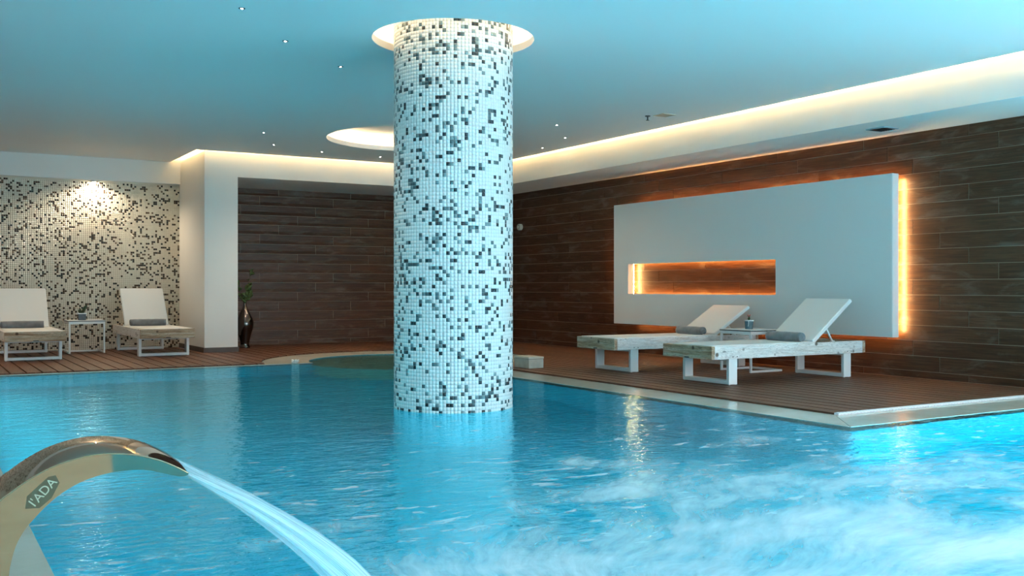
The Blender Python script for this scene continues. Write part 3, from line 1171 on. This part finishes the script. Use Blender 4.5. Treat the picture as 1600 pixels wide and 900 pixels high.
def make_lounger(name, label, angle, hinge=1.33, blen=0.73):
    """long axis +X from the foot end, width along +Y"""
    t = thing(name, label, 'sun lounger', group='white sun loungers with weathered beams')
    obj('side_rail', box(BT, LL - BT, 0, BT, RB, RT, bev=0.003), BEAMX, t)
    obj('side_rail', box(BT, LL - BT, LW - BT, LW, RB, RT, bev=0.003), BEAMX, t)
    obj('end_rail', box(0, BT - 0.001, 0, LW, RB, RT, bev=0.003), BEAMY, t)
    obj('end_rail', box(LL - BT + 0.001, LL, 0, LW, RB, RT, bev=0.003), BEAMY, t)
    obj('leg', leg_bm(0.225, 0.325), METALW, t)
    obj('leg', leg_bm(LL - 0.285, LL - 0.185), METALW, t)
    # seat sling, slightly sagging
    bm = bmesh.new()
    nx, ny = 24, 8
    top = [[bm.verts.new((0.035 + (hinge - 0.03) * i / nx, 0.035 + (LW - 0.07) * j / ny,
            RT + 0.006 - 0.010 * math.sin(PI * j / ny) * math.sin(PI * i / nx))) for j in range(ny + 1)] for i in range(nx + 1)]
    bot = [[bm.verts.new(v.co - Vector((0, 0, 0.012))) for v in r] for r in top]
    for i in range(nx):
        for j in range(ny):
            bm.faces.new((top[i][j], top[i + 1][j], top[i + 1][j + 1], top[i][j + 1]))
            bm.faces.new((bot[i][j], bot[i][j + 1], bot[i + 1][j + 1], bot[i + 1][j]))
    for i in range(nx):
        for j in (0, ny):
            bm.faces.new((top[i][j], bot[i][j], bot[i + 1][j], top[i + 1][j]))
    for j in range(ny):
        for i in (0, nx):
            bm.faces.new((top[i][j], top[i][j + 1], bot[i][j + 1], bot[i][j]))
    obj('seat_sling', bm, SLING, t, smooth=True)
    obj('sling_batten', box(0.05, LL - 0.05, LW / 2 - 0.02, LW / 2 + 0.02, RB + 0.01, RB + 0.03), METALW, t)
    # backrest: metal frame and sling, tilted about the hinge
    R = Matrix.Translation((hinge, 0, RT - 0.012)) @ Matrix.Rotation(-angle, 4, 'Y')
    bm = bmesh.new()
    bx(bm, 0, blen, 0.045, 0.070, 0, 0.03, bev=0.004)
    bx(bm, 0, blen, LW - 0.070, LW - 0.045, 0, 0.03, bev=0.004)
    bx(bm, 0, 0.025, 0.07, LW - 0.07, 0.002, 0.028, bev=0.004)
    bx(bm, blen - 0.025, blen, 0.07, LW - 0.07, 0.002, 0.028, bev=0.004)
    bm.transform(R)
    br = obj('backrest_frame', bm, METALW, t)
    bm = bmesh.new()
    bx(bm, 0.004, blen - 0.002, 0.052, LW - 0.052, 0.026, 0.036, bev=0.004)
    bm.transform(R)
    obj('backrest_sling', bm, SLING, br)
    # struts behind the back
    p0 = Vector((hinge + 0.25 * math.cos(angle), 0, RT - 0.012 + 0.25 * math.sin(angle)))
    p1 = Vector((hinge + 0.25 * math.cos(angle) + 0.095, 0, RT - 0.005))
    for yy in (0.085, LW - 0.085):
        bm = bmesh.new()
        tube(bm, [(p0.x, yy, p0.z), (p1.x, yy, p1.z)], 0.010, 8)
        tube(bm, [(p1.x, yy - 0.018, p1.z), (p1.x, yy + 0.018, p1.z)], 0.016, 10)
        obj('strut', bm, METALW, t, smooth=True)
    obj('rack', box(hinge + 0.30, LL - 0.12, 0.062, 0.080, RT - 0.05, RT - 0.035), METALW, t)
    obj('rack', box(hinge + 0.30, LL - 0.12, LW - 0.080, LW - 0.062, RT - 0.05, RT - 0.035), METALW, t)
    # nail heads in the long beams
    bm = bmesh.new()
    for sx in (0.25, 0.30, LL - 0.26, LL - 0.21):
        for yy in (-0.0015, LW - 0.0005):
            bx(bm, sx, sx + 0.009, yy, yy + 0.002, RB + 0.015, RB + 0.024)
    obj('nail_head', bm, DARKG, t)['kind'] = 'stuff'
    obj('tag_plate', box(-0.003, 0.0, 0.30, 0.36, RB + 0.004, RB + 0.014), DARKG, t)
    return t


a = make_lounger('sun_lounger', 'front white sun lounger on the right deck, nearest the camera, backrest raised', math.radians(36.8), hinge=1.345, blen=0.665)
a.location = (6.067, 6.64, 0)
b = make_lounger('sun_lounger', 'rear white sun lounger on the right deck, behind the side table, with lower backrest', math.radians(30.5), hinge=1.41, blen=0.60)
b.location = (6.146, 8.166, 0)
c = make_lounger('sun_lounger', 'white sun lounger by the mosaic wall, beside the white pillar', math.radians(52), hinge=1.33, blen=0.64)
c.rotation_euler = (0, 0, PI / 2)
c.location = (3.129, 13.03, 0)
d = make_lounger('sun_lounger', 'white sun lounger by the mosaic wall, cut off by the left edge', math.radians(52), hinge=1.33, blen=0.64)
d.rotation_euler = (0, 0, PI / 2)
d.location = (1.614, 13.03, 0)

# ================================================================== TOWELS
def make_towel(label, loc, rz, length, r, seed):
    t = thing('rolled_towel', label, 'towel', loc, rz, group='rolled charcoal towels')
    rr = random.Random(seed)
    bm = bmesh.new()
    turns, th = 3.6, 0.0105
    n = 120
    outer, inner = [], []
    for i in range(n + 1):
        a_ = turns * 2 * PI * i / n
        q = 0.008 + (r - 0.008) * i / n
        a2 = a_ + 0.6
        outer.append((q * math.cos(a2), q * math.sin(a2) * 0.97 + r * 0.97))
        q2 = q - th * 0.72
        inner.append((max(q2, 0.001) * math.cos(a2), max(q2, 0.001) * math.sin(a2) * 0.97 + r * 0.97))
    prof = outer + inner[::-1]
    rings = []
    NL = 14
    for k in range(NL + 1):
        y = -length / 2 + length * k / NL
        s = 1.0 - 0.05 * (abs(2 * k / NL - 1) ** 6)
        w1 = rr.uniform(-0.0012, 0.0012)
        rings.append([bm.verts.new((p[0] * s, y + (0.004 * math.sin(i * 0.37 + seed) if k in (0, NL) else 0), r + (p[1] - r) * s + w1)) for i, p in enumerate(prof)])
    m_ = len(prof)
    for A, B in zip(rings[:-1], rings[1:]):
        for i in range(m_):
            j = (i + 1) % m_
            bm.faces.new((A[i], A[j], B[j], B[i]))
    for ring in (rings[0], rings[-1]):
        for i in range(n):
            bm.faces.new((ring[i], ring[i + 1], ring[m_ - 2 - i], ring[m_ - 1 - i]))
    zmin = min(v.co.z for v in bm.verts)
    for v in bm.verts:
        v.co.z -= zmin
    obj('roll', bm, TOWEL, t, smooth=True)
    # hem folded at the outer edge
    bm = bmesh.new()
    tube(bm, [(outer[-1][0] - 0.001, -length / 2 + 0.004, outer[-1][1] - zmin), (outer[-1][0] - 0.001, length / 2 - 0.004, outer[-1][1] - zmin)], 0.005, 8)
    obj('hem', bm, TOWEL, t, smooth=True)
    return t


SZ = RT + 0.001
make_towel('rolled charcoal towel on the front right lounger, nearest the camera', (7.31, 6.96, SZ), 0.0, 0.44, 0.052, 1)
make_towel('rolled charcoal towel on the rear right lounger behind the side table', (7.46, 8.50, SZ), 0.0, 0.42, 0.050, 2)
make_towel('rolled charcoal towel on the left lounger beside the white pillar', (2.785, 14.22, SZ), PI / 2 - 0.04, 0.46, 0.052, 3)
make_towel('rolled charcoal towel on the lounger cut off by the left edge', (1.24, 14.22, SZ), PI / 2, 0.50, 0.052, 4)

# ================================================================== SIDE TABLES
def make_table(label, loc, rz):
    """open frame: two posts at local x=0, feet running to +x"""
    t = thing('side_table', label, 'side table', loc, rz, group='white frame side tables')
    W, q, H = 0.45, 0.022, 0.435
    obj('post', box(0, q, 0, q, 0, H - 0.045, bev=0.002), METALW, t)
    obj('post', box(0, q, W - q, W, 0, H - 0.045, bev=0.002), METALW, t)
    bm = bmesh.new()
    bx(bm, q, W, 0, q, 0.0, q, bev=0.002)
    bx(bm, q, W, W - q, W, 0.0, q, bev=0.002)
    bx(bm, W - q, W, q, W - q, 0.0, q, bev=0.002)
    obj('foot_frame', bm, METALW, t)
    bm = bmesh.new()
    bx(bm, 0, W, 0, q, H - 0.045, H - 0.012, bev=0.002)
    bx(bm, 0, W, W - q, W, H - 0.045, H - 0.012, bev=0.002)
    bx(bm, 0, q, q, W - q, H - 0.045, H - 0.012, bev=0.002)
    bx(bm, W - q, W, q, W - q, H - 0.045, H - 0.012, bev=0.002)
    obj('top_frame', bm, METALW, t)
    tp = obj('table_top', box(-0.006, W + 0.006, -0.006, W + 0.006, H - 0.003, H + 0.003), METALW, t)
    obj('core_edge', box(-0.004, W + 0.004, -0.004, W + 0.004, H - 0.012, H - 0.003), BLACK, tp)
    return t


make_table('white side table between the two right loungers, bucket planter on it', (7.371, 7.486, 0), 0)
make_table('white side table between the two left loungers by the mosaic wall', (2.25, 14.29, 0), PI / 2)

# ================================================================== POTTED PLANTS
t = thing('bucket_planter', 'small blue-grey bucket planter with white rim and a pink-tipped succulent', 'plant pot', (7.60, 7.745, 0.4382))
bm = bmesh.new()
lathe(bm, [(0, 0), (0.040, 0), (0.046, 0.088), (0.043, 0.088), (0.040, 0.078), (0, 0.078)], 32)
obj('bucket', bm, BUCKET, t, smooth=False)
bm = bmesh.new()
lathe(bm, [(0.0455, 0.084), (0.051, 0.084), (0.051, 0.093), (0.0455, 0.093)], 32, close=True)
obj('rim', bm, METALW, t, smooth=False)
bm = bmesh.new()
pts = []
for i in range(17):
    a_ = PI * i / 16
    pts.append((-0.0503 * math.cos(a_) * 0.75 - 0.036 * math.sin(a_) - 0.006, -0.0503 * math.cos(a_) * 0.8 - 0.032 * math.sin(a_), 0.082 - 0.052 * math.sin(a_)))
tube(bm, pts, 0.0022, 6)
obj('handle', bm, METALW, t, smooth=True)
obj('soil', lathe(bmesh.new(), [(0, 0.079), (0.041, 0.079), (0.041, 0.0785), (0, 0.0785)], 24), SOIL, t)
bm = bmesh.new()
tube(bm, [(0.0, 0, 0.078), (0.0, 0, 0.105), (0.002, 0, 0.128)], [0.012, 0.014, 0.010], 8)
tube(bm, [(-0.012, 0.006, 0.078), (-0.016, 0.010, 0.095)], [0.008, 0.004], 8)
obj('stem', bm, LEAF2, t, smooth=True)
for k in range(6):
    a_ = k * PI / 3
    bm = bmesh.new()
    tube(bm, [(0.004 * math.cos(a_), 0.004 * math.sin(a_), 0.126), (0.012 * math.cos(a_), 0.012 * math.sin(a_), 0.141), (0.020 * math.cos(a_), 0.020 * math.sin(a_), 0.152 + 0.004 * (k % 2))], [0.005, 0.006, 0.0015], 6)
    obj('petal', bm, REDL, t, smooth=True)


def leaf_blade(base, tip, width, bend=0.0, n=6):
    base, tip = Vector(base), Vector(tip)
    ax = (tip - base)
    side = ax.cross(Vector((0, 1, 0.3)))
    if side.length < 1e-4:
        side = Vector((1, 0, 0))
    side.normalize()
    nrm = side.cross(ax).normalized()
    bm = bmesh.new()
    rows_ = []
    for i in range(n + 1):
        u = i / n
        wv_ = width * math.sin(PI * min(0.98, 0.12 + u * 0.86)) ** 0.8 / 2
        c_ = base + ax * u + nrm * bend * math.sin(PI * u)
        rows_.append([bm.verts.new(c_ - side * wv_), bm.verts.new(c_ - nrm * wv_ * 0.35), bm.verts.new(c_ + side * wv_), bm.verts.new(c_ + nrm * wv_ * 0.15)])
    for A, B in zip(rows_[:-1], rows_[1:]):
        for k in range(4):
            bm.faces.new((A[k], A[(k + 1) % 4], B[(k + 1) % 4], B[k]))
    bm.faces.new(rows_[0])
    bm.faces.new(rows_[-1][::-1])
    return bm


t = thing('potted_succulent', 'small square slate pot with dark green leaves on the left side table', 'plant pot', (1.985, 14.47, 0.4382))
bm = bmesh.new()
bx(bm, -0.046, 0.046, -0.046, 0.046, 0, 0.082, bev=0.004)
obj('pot', bm, GREYPOT, t)
bm = bmesh.new()
bx(bm, -0.052, 0.052, -0.052, -0.042, 0.082, 0.095)
bx(bm, -0.052, 0.052, 0.042, 0.052, 0.082, 0.095)
bx(bm, -0.052, -0.042, -0.042, 0.042, 0.082, 0.095)
bx(bm, 0.042, 0.052, -0.042, 0.042, 0.082, 0.095)
obj('rim', bm, METALW, t)
obj('soil', box(-0.042, 0.042, -0.042, 0.042, 0.080, 0.088), SOIL, t)
for bs, tp, wd in [((-0.01, 0, 0.085), (-0.030, 0, 0.17), 0.030), ((0.005, 0.005, 0.085), (0.055, 0.01, 0.205), 0.045), ((0.0, -0.01, 0.085), (0.012, -0.02, 0.135), 0.035), ((-0.02, 0.01, 0.085), (-0.045, 0.01, 0.14), 0.022), ((0.01, 0, 0.085), (0.028, -0.01, 0.150), 0.03)]:
    obj('leaf', leaf_blade(bs, tp, wd, 0.006), LEAF2, t, smooth=True)

# vase with branches
t = thing('floor_vase', 'tall dark chrome bottle-shaped floor vase holding green leafy branches', 'vase', (4.180, 14.45, 0))
bm = bmesh.new()
prof = [(0, 0), (0.072, 0.0), (0.078, 0.006), (0.070, 0.016), (0.062, 0.05), (0.068, 0.10), (0.092, 0.20), (0.116, 0.28), (0.126, 0.34), (0.118, 0.40), (0.092, 0.46), (0.062, 0.52), (0.038, 0.57), (0.026, 0.61), (0.022, 0.64), (0.024, 0.648), (0.018, 0.648), (0.016, 0.60), (0, 0.58)]
def smooth_prof(p, n=4):
    out_ = []
    for i in range(len(p) - 1):
        p0, p1, p2, p3 = p[max(i - 1, 0)], p[i], p[i + 1], p[min(i + 2, len(p) - 1)]
        for k in range(n):
            u = k / n
            out_.append(tuple(0.5 * ((2 * p1[j]) + (-p0[j] + p2[j]) * u + (2 * p0[j] - 5 * p1[j] + 4 * p2[j] - p3[j]) * u * u + (-p0[j] + 3 * p1[j] - 3 * p2[j] + p3[j]) * u ** 3) for j in range(2)))
    out_.append(p[-1])
    return [(max(0.0, a_), b_) for a_, b_ in out_]
lathe(bm, prof[:3] + smooth_prof(prof[3:16], 4) + prof[16:], 48)
obj('vase_body', bm, CHROMED, t, smooth=True)
rr = random.Random(5)
branches = [[(0, 0, 0.60), (0.01, 0, 0.75), (0.045, 0, 0.92), (0.09, 0.0, 1.08), (0.125, 0, 1.15)],
            [(0, 0, 0.60), (-0.03, 0.01, 0.72), (-0.085, 0.02, 0.84), (-0.115, 0.02, 0.98)],
            [(0, 0, 0.60), (0.03, -0.02, 0.70), (0.06, -0.03, 0.80), (0.05, -0.03, 0.92)]]
for br_ in branches:
    bm = bmesh.new()
    tube(bm, br_, [0.006 - 0.004 * i / (len(br_) - 1) for i in range(len(br_))], 6)
    bo = obj('branch', bm, STEM, t, smooth=True)
    for k in range(15):
        u = rr.uniform(0.15, 1.0) ** 0.9 * (len(br_) - 1)
        i = min(int(u), len(br_) - 2)
        p = Vector(br_[i]).lerp(Vector(br_[i + 1]), u - i)
        a_ = rr.uniform(0, 2 * PI)
        ln = rr.uniform(0.06, 0.10) * (1.15 if p.z < 0.85 else 0.75)
        tip = p + Vector((math.cos(a_) * ln * 0.8, math.sin(a_) * ln * 0.6, rr.uniform(-0.2, 0.9) * ln))
        obj('leaf', leaf_blade(p, tip, ln * 0.5, 0.004, 4), LEAF, bo, smooth=True)

# flower on the coping
t = thing('floating_flower', 'small white open flower lying on the stone rim of the round pool', 'flower', (3.873, 11.331, ZCOP))
obj('calyx', lathe(bmesh.new(), [(0, 0), (0.018, 0), (0.022, 0.012), (0, 0.016)], 12), PETAL, t)
for k in range(8):
    a_ = k * PI / 4 + 0.2
    q = 0.045 if k % 2 else 0.055
    obj('petal', leaf_blade((0.008 * math.cos(a_), 0.008 * math.sin(a_), 0.010), (q * math.cos(a_), q * math.sin(a_), 0.018 + 0.026 * (k % 2)), 0.034, 0.004, 5), PETAL, t, smooth=True)

# stone block by the pool
t = thing('stone_block', 'low square pale stone block standing on the deck behind the column', 'block', (5.725, 9.135, 0))
obj('base', box(0, 0.19, 0, 0.30, 0, 0.098, bev=0.004), simple('grey_cream_stone', (0.46, 0.45, 0.40), 0.5, bscale=30, bstr=0.1, var=0.12, vscale=14), t)
obj('lid', box(-0.003, 0.193, -0.003, 0.303, 0.102, 0.124, bev=0.003), simple('cream_lid', (0.62, 0.57, 0.48), 0.4, var=0.08, vscale=10), t)
obj('seam', box(0.004, 0.186, 0.004, 0.296, 0.097, 0.103), DARKG, t)

# ================================================================== CEILING FITTINGS
stars = [((1.86, 6.496), 'nearest of the tiny ceiling spots left of the column, close to the top edge'),
         ((2.382, 7.19), 'second tiny ceiling spot from the top edge, left of the column'),
         ((3.047, 7.789), 'third tiny ceiling spot, left of the column and nearest to it'),
         ((3.57, 11.57), 'tiny ceiling spot above the pillar, farthest left of the far row'),
         ((3.986, 12.488), 'tiny ceiling spot just above the lit slot, second from left in the far row'),
         ((4.745, 12.803), 'tiny ceiling spot left of the round recess in the far row'),
         ((5.627, 12.885), 'tiny ceiling spot between the round recess and the lit slot, beside the column'),
         ((6.215, 9.326), 'topmost of the three tiny ceiling spots right of the column'),
         ((6.833, 10.07), 'middle of the three tiny ceiling spots right of the column'),
         ((7.08, 10.963), 'lowest of the three tiny ceiling spots, right above the warm light slot')]
added_spots = [(-1.0, -1.2), (-1.0, -3.0), (-1.0, 1.0), (0.35, 12.6), (-1.2, 12.6)]  # added fill lamps, all out of view
ring_me = star_me = None
for (x, y), lab in stars:
    t = thing('ceiling_spot', lab, 'ceiling light', (x, y, ZC), group='tiny recessed ceiling spots')
    spot('spot_light', (0, 0, -0.012), 30 if y > 11 else 18, (1.0, 0.80, 0.58), parent=t)
    if ring_me is None:
        o = obj('ring', lathe(bmesh.new(), [(0.010, 0), (0.010, -0.004), (0.020, -0.004), (0.022, 0)], 20), DARKG, t)
        ring_me = o.data
        o = obj('lens', lathe(bmesh.new(), [(0, -0.005), (0.007, -0.005), (0.0098, 0.0), (0, 0.0)], 16), STAR, t)
        star_me = o.data
    else:
        link(bpy.data.objects.new('ring', ring_me), t)
        link(bpy.data.objects.new('lens', star_me), t)

added_lab = ['unseen fill spot added over the left walkway beside the camera', 'unseen fill spot added over the left walkway behind the camera', 'unseen fill spot added over the left walkway just ahead of the camera', 'unseen fill spot added in front of the mosaic wall, just outside the left edge', 'unseen fill spot added in front of the mosaic wall, farther outside the left edge']
for (x, y), lab_ in zip(added_spots, added_lab):   # unseen spots added to warm the coping, spout and mosaic wall
    t = thing('ceiling_spot', lab_, 'ceiling light', (x, y, ZC), group='tiny recessed ceiling spots')
    spot('spot_light', (0, 0, -0.012), 68 if y > 5 else 26, (1.0, 0.76, 0.50), parent=t)
    link(bpy.data.objects.new('ring', ring_me), t)
    link(bpy.data.objects.new('lens', star_me), t)

t = thing('sprinkler_head', 'small dark fire sprinkler hanging from the ceiling beside a square hatch', 'sprinkler', (6.717, 8.34, ZC))
obj('escutcheon', lathe(bmesh.new(), [(0, 0), (0.030, 0), (0.026, -0.008), (0, -0.010)], 20), DARKG, t)
obj('pipe', lathe(bmesh.new(), [(0, -0.009), (0.009, -0.009), (0.007, -0.045), (0, -0.045)], 12), DARKG, t)
obj('deflector', lathe(bmesh.new(), [(0, -0.045), (0.018, -0.045), (0.018, -0.050), (0, -0.050)], 16), DARKG, t)

t = thing('access_hatch', 'square beige access hatch set in the ceiling beside the sprinkler', 'hatch', (6.84, 8.21, ZC))
obj('door', box(-0.078, 0.078, -0.078, 0.078, -0.004, 0.0), simple('hatch_beige', (0.50, 0.36, 0.26), 0.6), t)
bm = bmesh.new()
for a in ((-0.086, -0.080, -0.086, 0.086), (0.080, 0.086, -0.086, 0.086), (-0.080, 0.080, -0.086, -0.080), (-0.080, 0.080, 0.080, 0.086)):
    bx(bm, *a, -0.006, 0.0)
obj('frame', bm, GROUTB, t)

t = thing('ceiling_vent', 'square black air vent in the soffit above the lit panel', 'vent', (7.905, 6.30, ZS))
obj('backing', box(-0.085, 0.085, -0.085, 0.085, -0.003, 0.0), BLACK, t)
bm = bmesh.new()
for a in ((-0.105, -0.088, -0.105, 0.105), (0.088, 0.105, -0.105, 0.105), (-0.088, 0.088, -0.105, -0.088), (-0.088, 0.088, 0.088, 0.105)):
    bx(bm, *a, -0.010, 0.0)
obj('frame', bm, simple('vent_blue_grey', (0.25, 0.32, 0.36), 0.5), t)
for k in range(6):
    yy = -0.07 + k * 0.028
    obj('slat', box(-0.086, 0.086, yy - 0.003, yy + 0.003, -0.012, -0.003), BLACK, t)

t = thing('wall_nozzle', 'small round pale wall fitting with dark centre, on the plank wall by the column', 'wall fitting', (XW - 0.013, 13.55, 1.838))
def lathe_x(prof, seg=24):
    bm = lathe(bmesh.new(), prof, seg)
    bm.transform(Matrix.Rotation(-PI / 2, 4, 'Y'))
    return bm
obj('ring', lathe_x([(0.020, 0.0), (0.020, 0.05), (0.026, 0.058), (0.044, 0.058), (0.050, 0.05), (0.050, 0.0)]), simple('cream_plastic', (0.55, 0.50, 0.42), 0.4), t)
obj('centre', lathe_x([(0, 0.03), (0.0195, 0.03), (0.0195, 0.0), (0, 0.0)]), BLACK, t)

# downlight washing the mosaic wall
t = thing('wall_downlight', 'glaring warm downlight at the top of the mosaic wall', 'downlight', (2.216, 15.018, ZS))
obj('housing', lathe(bmesh.new(), [(0.012, 0), (0.030, 0.0), (0.034, -0.006), (0.034, -0.034), (0.030, -0.034), (0.028, -0.006)], 24), METALW, t)
spot('spot_light', (0, -0.0, -0.07), 42, (1.0, 0.78, 0.52), ang=2.9, blend=0.5, parent=t)
obj('bulb', lathe(bmesh.new(), [(0, -0.008), (0.018, -0.012), (0.024, -0.030), (0.018, -0.044), (0, -0.050)], 20), BULB, t, smooth=True)

# ================================================================== WATER SPOUT
PHI = math.radians(4.3)
SA = Vector((0.3468, 2.1, 0))
SD = Vector((math.cos(PHI), -math.sin(PHI), 0))
SN = Vector((math.sin(PHI), math.cos(PHI), 0))
def sp(s, z, w_):
    return SA + SD * s + SN * w_ + Vector((0, 0, z))
WID = 0.27
top = [(-0.285, ZCOP + 0.012), (-0.288, 0.12), (-0.284, 0.22), (-0.272, 0.31), (-0.255, 0.385), (-0.232, 0.435), (-0.2007, 0.4735), (-0.1825, 0.4875), (-0.163, 0.5018), (-0.142, 0.5150), (-0.118, 0.5272), (-0.0911, 0.5370), (-0.062, 0.5440), (-0.030, 0.5478), (0.005, 0.5468), (0.035, 0.5425), (0.060, 0.5365), (0.0874, 0.5268), (0.1126, 0.5145), (0.130, 0.5045), (0.1424, 0.4965)]
low = [(-0.195, ZCOP + 0.012), (-0.192, 0.12), (-0.190, 0.20), (-0.188, 0.27), (-0.1855, 0.3298), (-0.1814, 0.3572), (-0.173, 0.3872), (-0.159, 0.4137), (-0.145, 0.4309), (-0.1251, 0.4525), (-0.1022, 0.4723), (-0.0732, 0.4903), (-0.0408, 0.5034), (-0.005, 0.5107), (0.0315, 0.5125), (0.0624, 0.5100), (0.0936, 0.5010), (0.1126, 0.4950), (0.1286, 0.4918), (0.137, 0.4925), (0.1415, 0.4945)]
def resample(pts, n):
    o_ = []
    m_ = len(pts) - 1
    for k in range(n + 1):
        u = m_ * k / n
        i = min(int(u), m_ - 1)
        f_ = u - i
        p0, p1, p2, p3 = pts[max(i - 1, 0)], pts[i], pts[i + 1], pts[min(i + 2, m_)]
        o_.append(tuple(0.5 * ((2 * p1[j]) + (-p0[j] + p2[j]) * f_ + (2 * p0[j] - 5 * p1[j] + 4 * p2[j] - p3[j]) * f_ ** 2 + (-p0[j] + 3 * p1[j] - 3 * p2[j] + p3[j]) * f_ ** 3) for j in range(2)))
    return o_
NT = 80
tp, lw_ = resample(top, NT), resample(low, NT)
spout = thing('water_spout', 'curved polished steel waterfall spout in the left foreground, pouring a jet', 'fountain spout', tuple(sp(-0.24, ZCOP, WID / 2)))
inv = Matrix.Translation(-Vector(sp(-0.24, ZCOP, WID / 2)))
bm = bmesh.new()
NWD = 8
V = {}
for i in range(NT + 1):
    for k in range(NWD + 1):
        w_ = WID * k / NWD
        # top sheet is very slightly crowned across its width
        cr_ = 0.004 * math.sin(PI * k / NWD)
        V['t', i, k] = bm.verts.new(sp(tp[i][0], tp[i][1] + cr_, w_))
        V['l', i, k] = bm.verts.new(sp(lw_[i][0], lw_[i][1], w_))
for i in range(NT):
    for k in range(NWD):
        bm.faces.new((V['t', i, k], V['t', i + 1, k], V['t', i + 1, k + 1], V['t', i, k + 1]))
        bm.faces.new((V['l', i, k], V['l', i, k + 1], V['l', i + 1, k + 1], V['l', i + 1, k]))
bm.transform(inv)
bmesh.ops.recalc_face_normals(bm, faces=bm.faces[:])
obj('curved_sheet', bm, CHROME, spout, smooth=True)
for w_ in (0.0, WID):
    bm = bmesh.new()
    a_ = [bm.verts.new(sp(*p, w_)) for p in tp]
    b_ = [bm.verts.new(sp(*p, w_)) for p in lw_]
    for i in range(NT):
        bm.faces.new((a_[i], a_[i + 1], b_[i + 1], b_[i]))
    bm.transform(inv)
    obj('side_plate', bm, CHROME, spout)
# bright welded bead along the near upper edge and at the mouth
bm = bmesh.new()
tube(bm, [sp(p[0], p[1] + 0.0005, 0.0) for p in tp], 0.0016, 6)
bm.transform(inv)
obj('edge_bead', bm, CHROME, spout, smooth=True)
bm = bmesh.new()
prism(bm, [((sp(s, 0, w2)).x, (sp(s, 0, w2)).y) for s, w2 in ((-0.34, -0.05), (-0.14, -0.05), (-0.14, WID + 0.05), (-0.34, WID + 0.05))], ZCOP, ZCOP + 0.012)
bm.transform(inv)
obj('base_plate', bm, CHROME, spout)

# reflection of a lettered sign, built as a plate on the spout
def side_pt(px_s, px_z):
    return sp(px_s, px_z, -0.0012)
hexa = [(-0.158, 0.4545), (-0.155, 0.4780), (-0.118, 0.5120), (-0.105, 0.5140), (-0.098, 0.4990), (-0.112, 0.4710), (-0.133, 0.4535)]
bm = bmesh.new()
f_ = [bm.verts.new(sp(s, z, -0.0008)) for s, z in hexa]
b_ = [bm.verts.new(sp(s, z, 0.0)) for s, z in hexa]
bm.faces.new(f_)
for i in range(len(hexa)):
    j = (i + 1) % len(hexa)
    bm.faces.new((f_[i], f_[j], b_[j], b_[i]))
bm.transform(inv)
plate = obj('reflection_plate', bm, simple('reflected_sign_dark', (0.16, 0.125, 0.08), 0.25, metal=0.6), spout)
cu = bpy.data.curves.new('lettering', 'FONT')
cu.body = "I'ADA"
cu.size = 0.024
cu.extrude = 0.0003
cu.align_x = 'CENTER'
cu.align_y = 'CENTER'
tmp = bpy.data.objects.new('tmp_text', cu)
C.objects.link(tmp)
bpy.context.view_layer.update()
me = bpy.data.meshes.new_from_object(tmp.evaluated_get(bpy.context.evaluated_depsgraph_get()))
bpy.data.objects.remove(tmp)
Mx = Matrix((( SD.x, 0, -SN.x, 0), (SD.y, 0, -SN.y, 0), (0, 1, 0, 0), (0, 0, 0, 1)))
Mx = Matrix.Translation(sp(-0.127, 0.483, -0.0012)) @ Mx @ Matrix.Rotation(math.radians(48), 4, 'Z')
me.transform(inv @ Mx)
me.materials.append(simple('reflected_sign_letters', (0.42, 0.37, 0.28), 0.5))
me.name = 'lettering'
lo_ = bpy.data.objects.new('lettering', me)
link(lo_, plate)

# the jet: a flattened, streaked tube along a falling arc
jet_c = [(0.1435, 0.4930), (0.155, 0.4840), (0.205, 0.4530), (0.270, 0.4120), (0.335, 0.3660), (0.400, 0.3150), (0.460, 0.2620), (0.520, 0.2010), (0.580, 0.1330), (0.640, 0.0570), (0.690, -0.012)]
jc = resample(jet_c, 60)
bm = bmesh.new()
uvl = bm.loops.layers.uv.new('UVMap')
SEG = 40
rings, uvs = [], []
for i, (s, z) in enumerate(jc):
    u = i / 60
    i0, i1 = max(i - 1, 0), min(i + 1, 60)
    tdir = Vector((jc[i1][0] - jc[i0][0], 0, jc[i1][1] - jc[i0][1])).normalized()
    nz = Vector((-tdir.z, 0, tdir.x))
    hw = 0.125 * (1 - 0.30 * min(1, u * 2.2)) if u < 0.45 else 0.125 * 0.70
    ht = 0.004 + 0.034 * min(1.0, u * 1.5)
    ring = []
    for k in range(SEG):
        a_ = 2 * PI * k / SEG
        wob = 1 + 0.10 * math.sin(3 * a_ + 1.0) * min(1, u * 3) + 0.06 * math.sin(7 * a_ + 0.4) * min(1, u * 3)
        dn = nz * (ht * math.sin(a_) * wob)
        ring.append(bm.verts.new(sp(s + dn.x, z + dn.z, WID / 2 + hw * math.cos(a_) * wob)))
    rings.append(ring)
for i in range(60):
    for k in range(SEG):
        j = (k + 1) % SEG
        f = bm.faces.new((rings[i][k], rings[i][j], rings[i + 1][j], rings[i + 1][k]))
        for lp, (ii, kk) in zip(f.loops, ((i, k), (i, k + 1), (i + 1, k + 1), (i + 1, k))):
            lp[uvl].uv = (ii / 60 * 2.0, kk / SEG * 3.0)
o = obj('water_jet', bm, JET, None, smooth=True)
tag(o, 'white streaked jet of water arching from the steel spout down to the pool', 'water jet', kind='stuff')
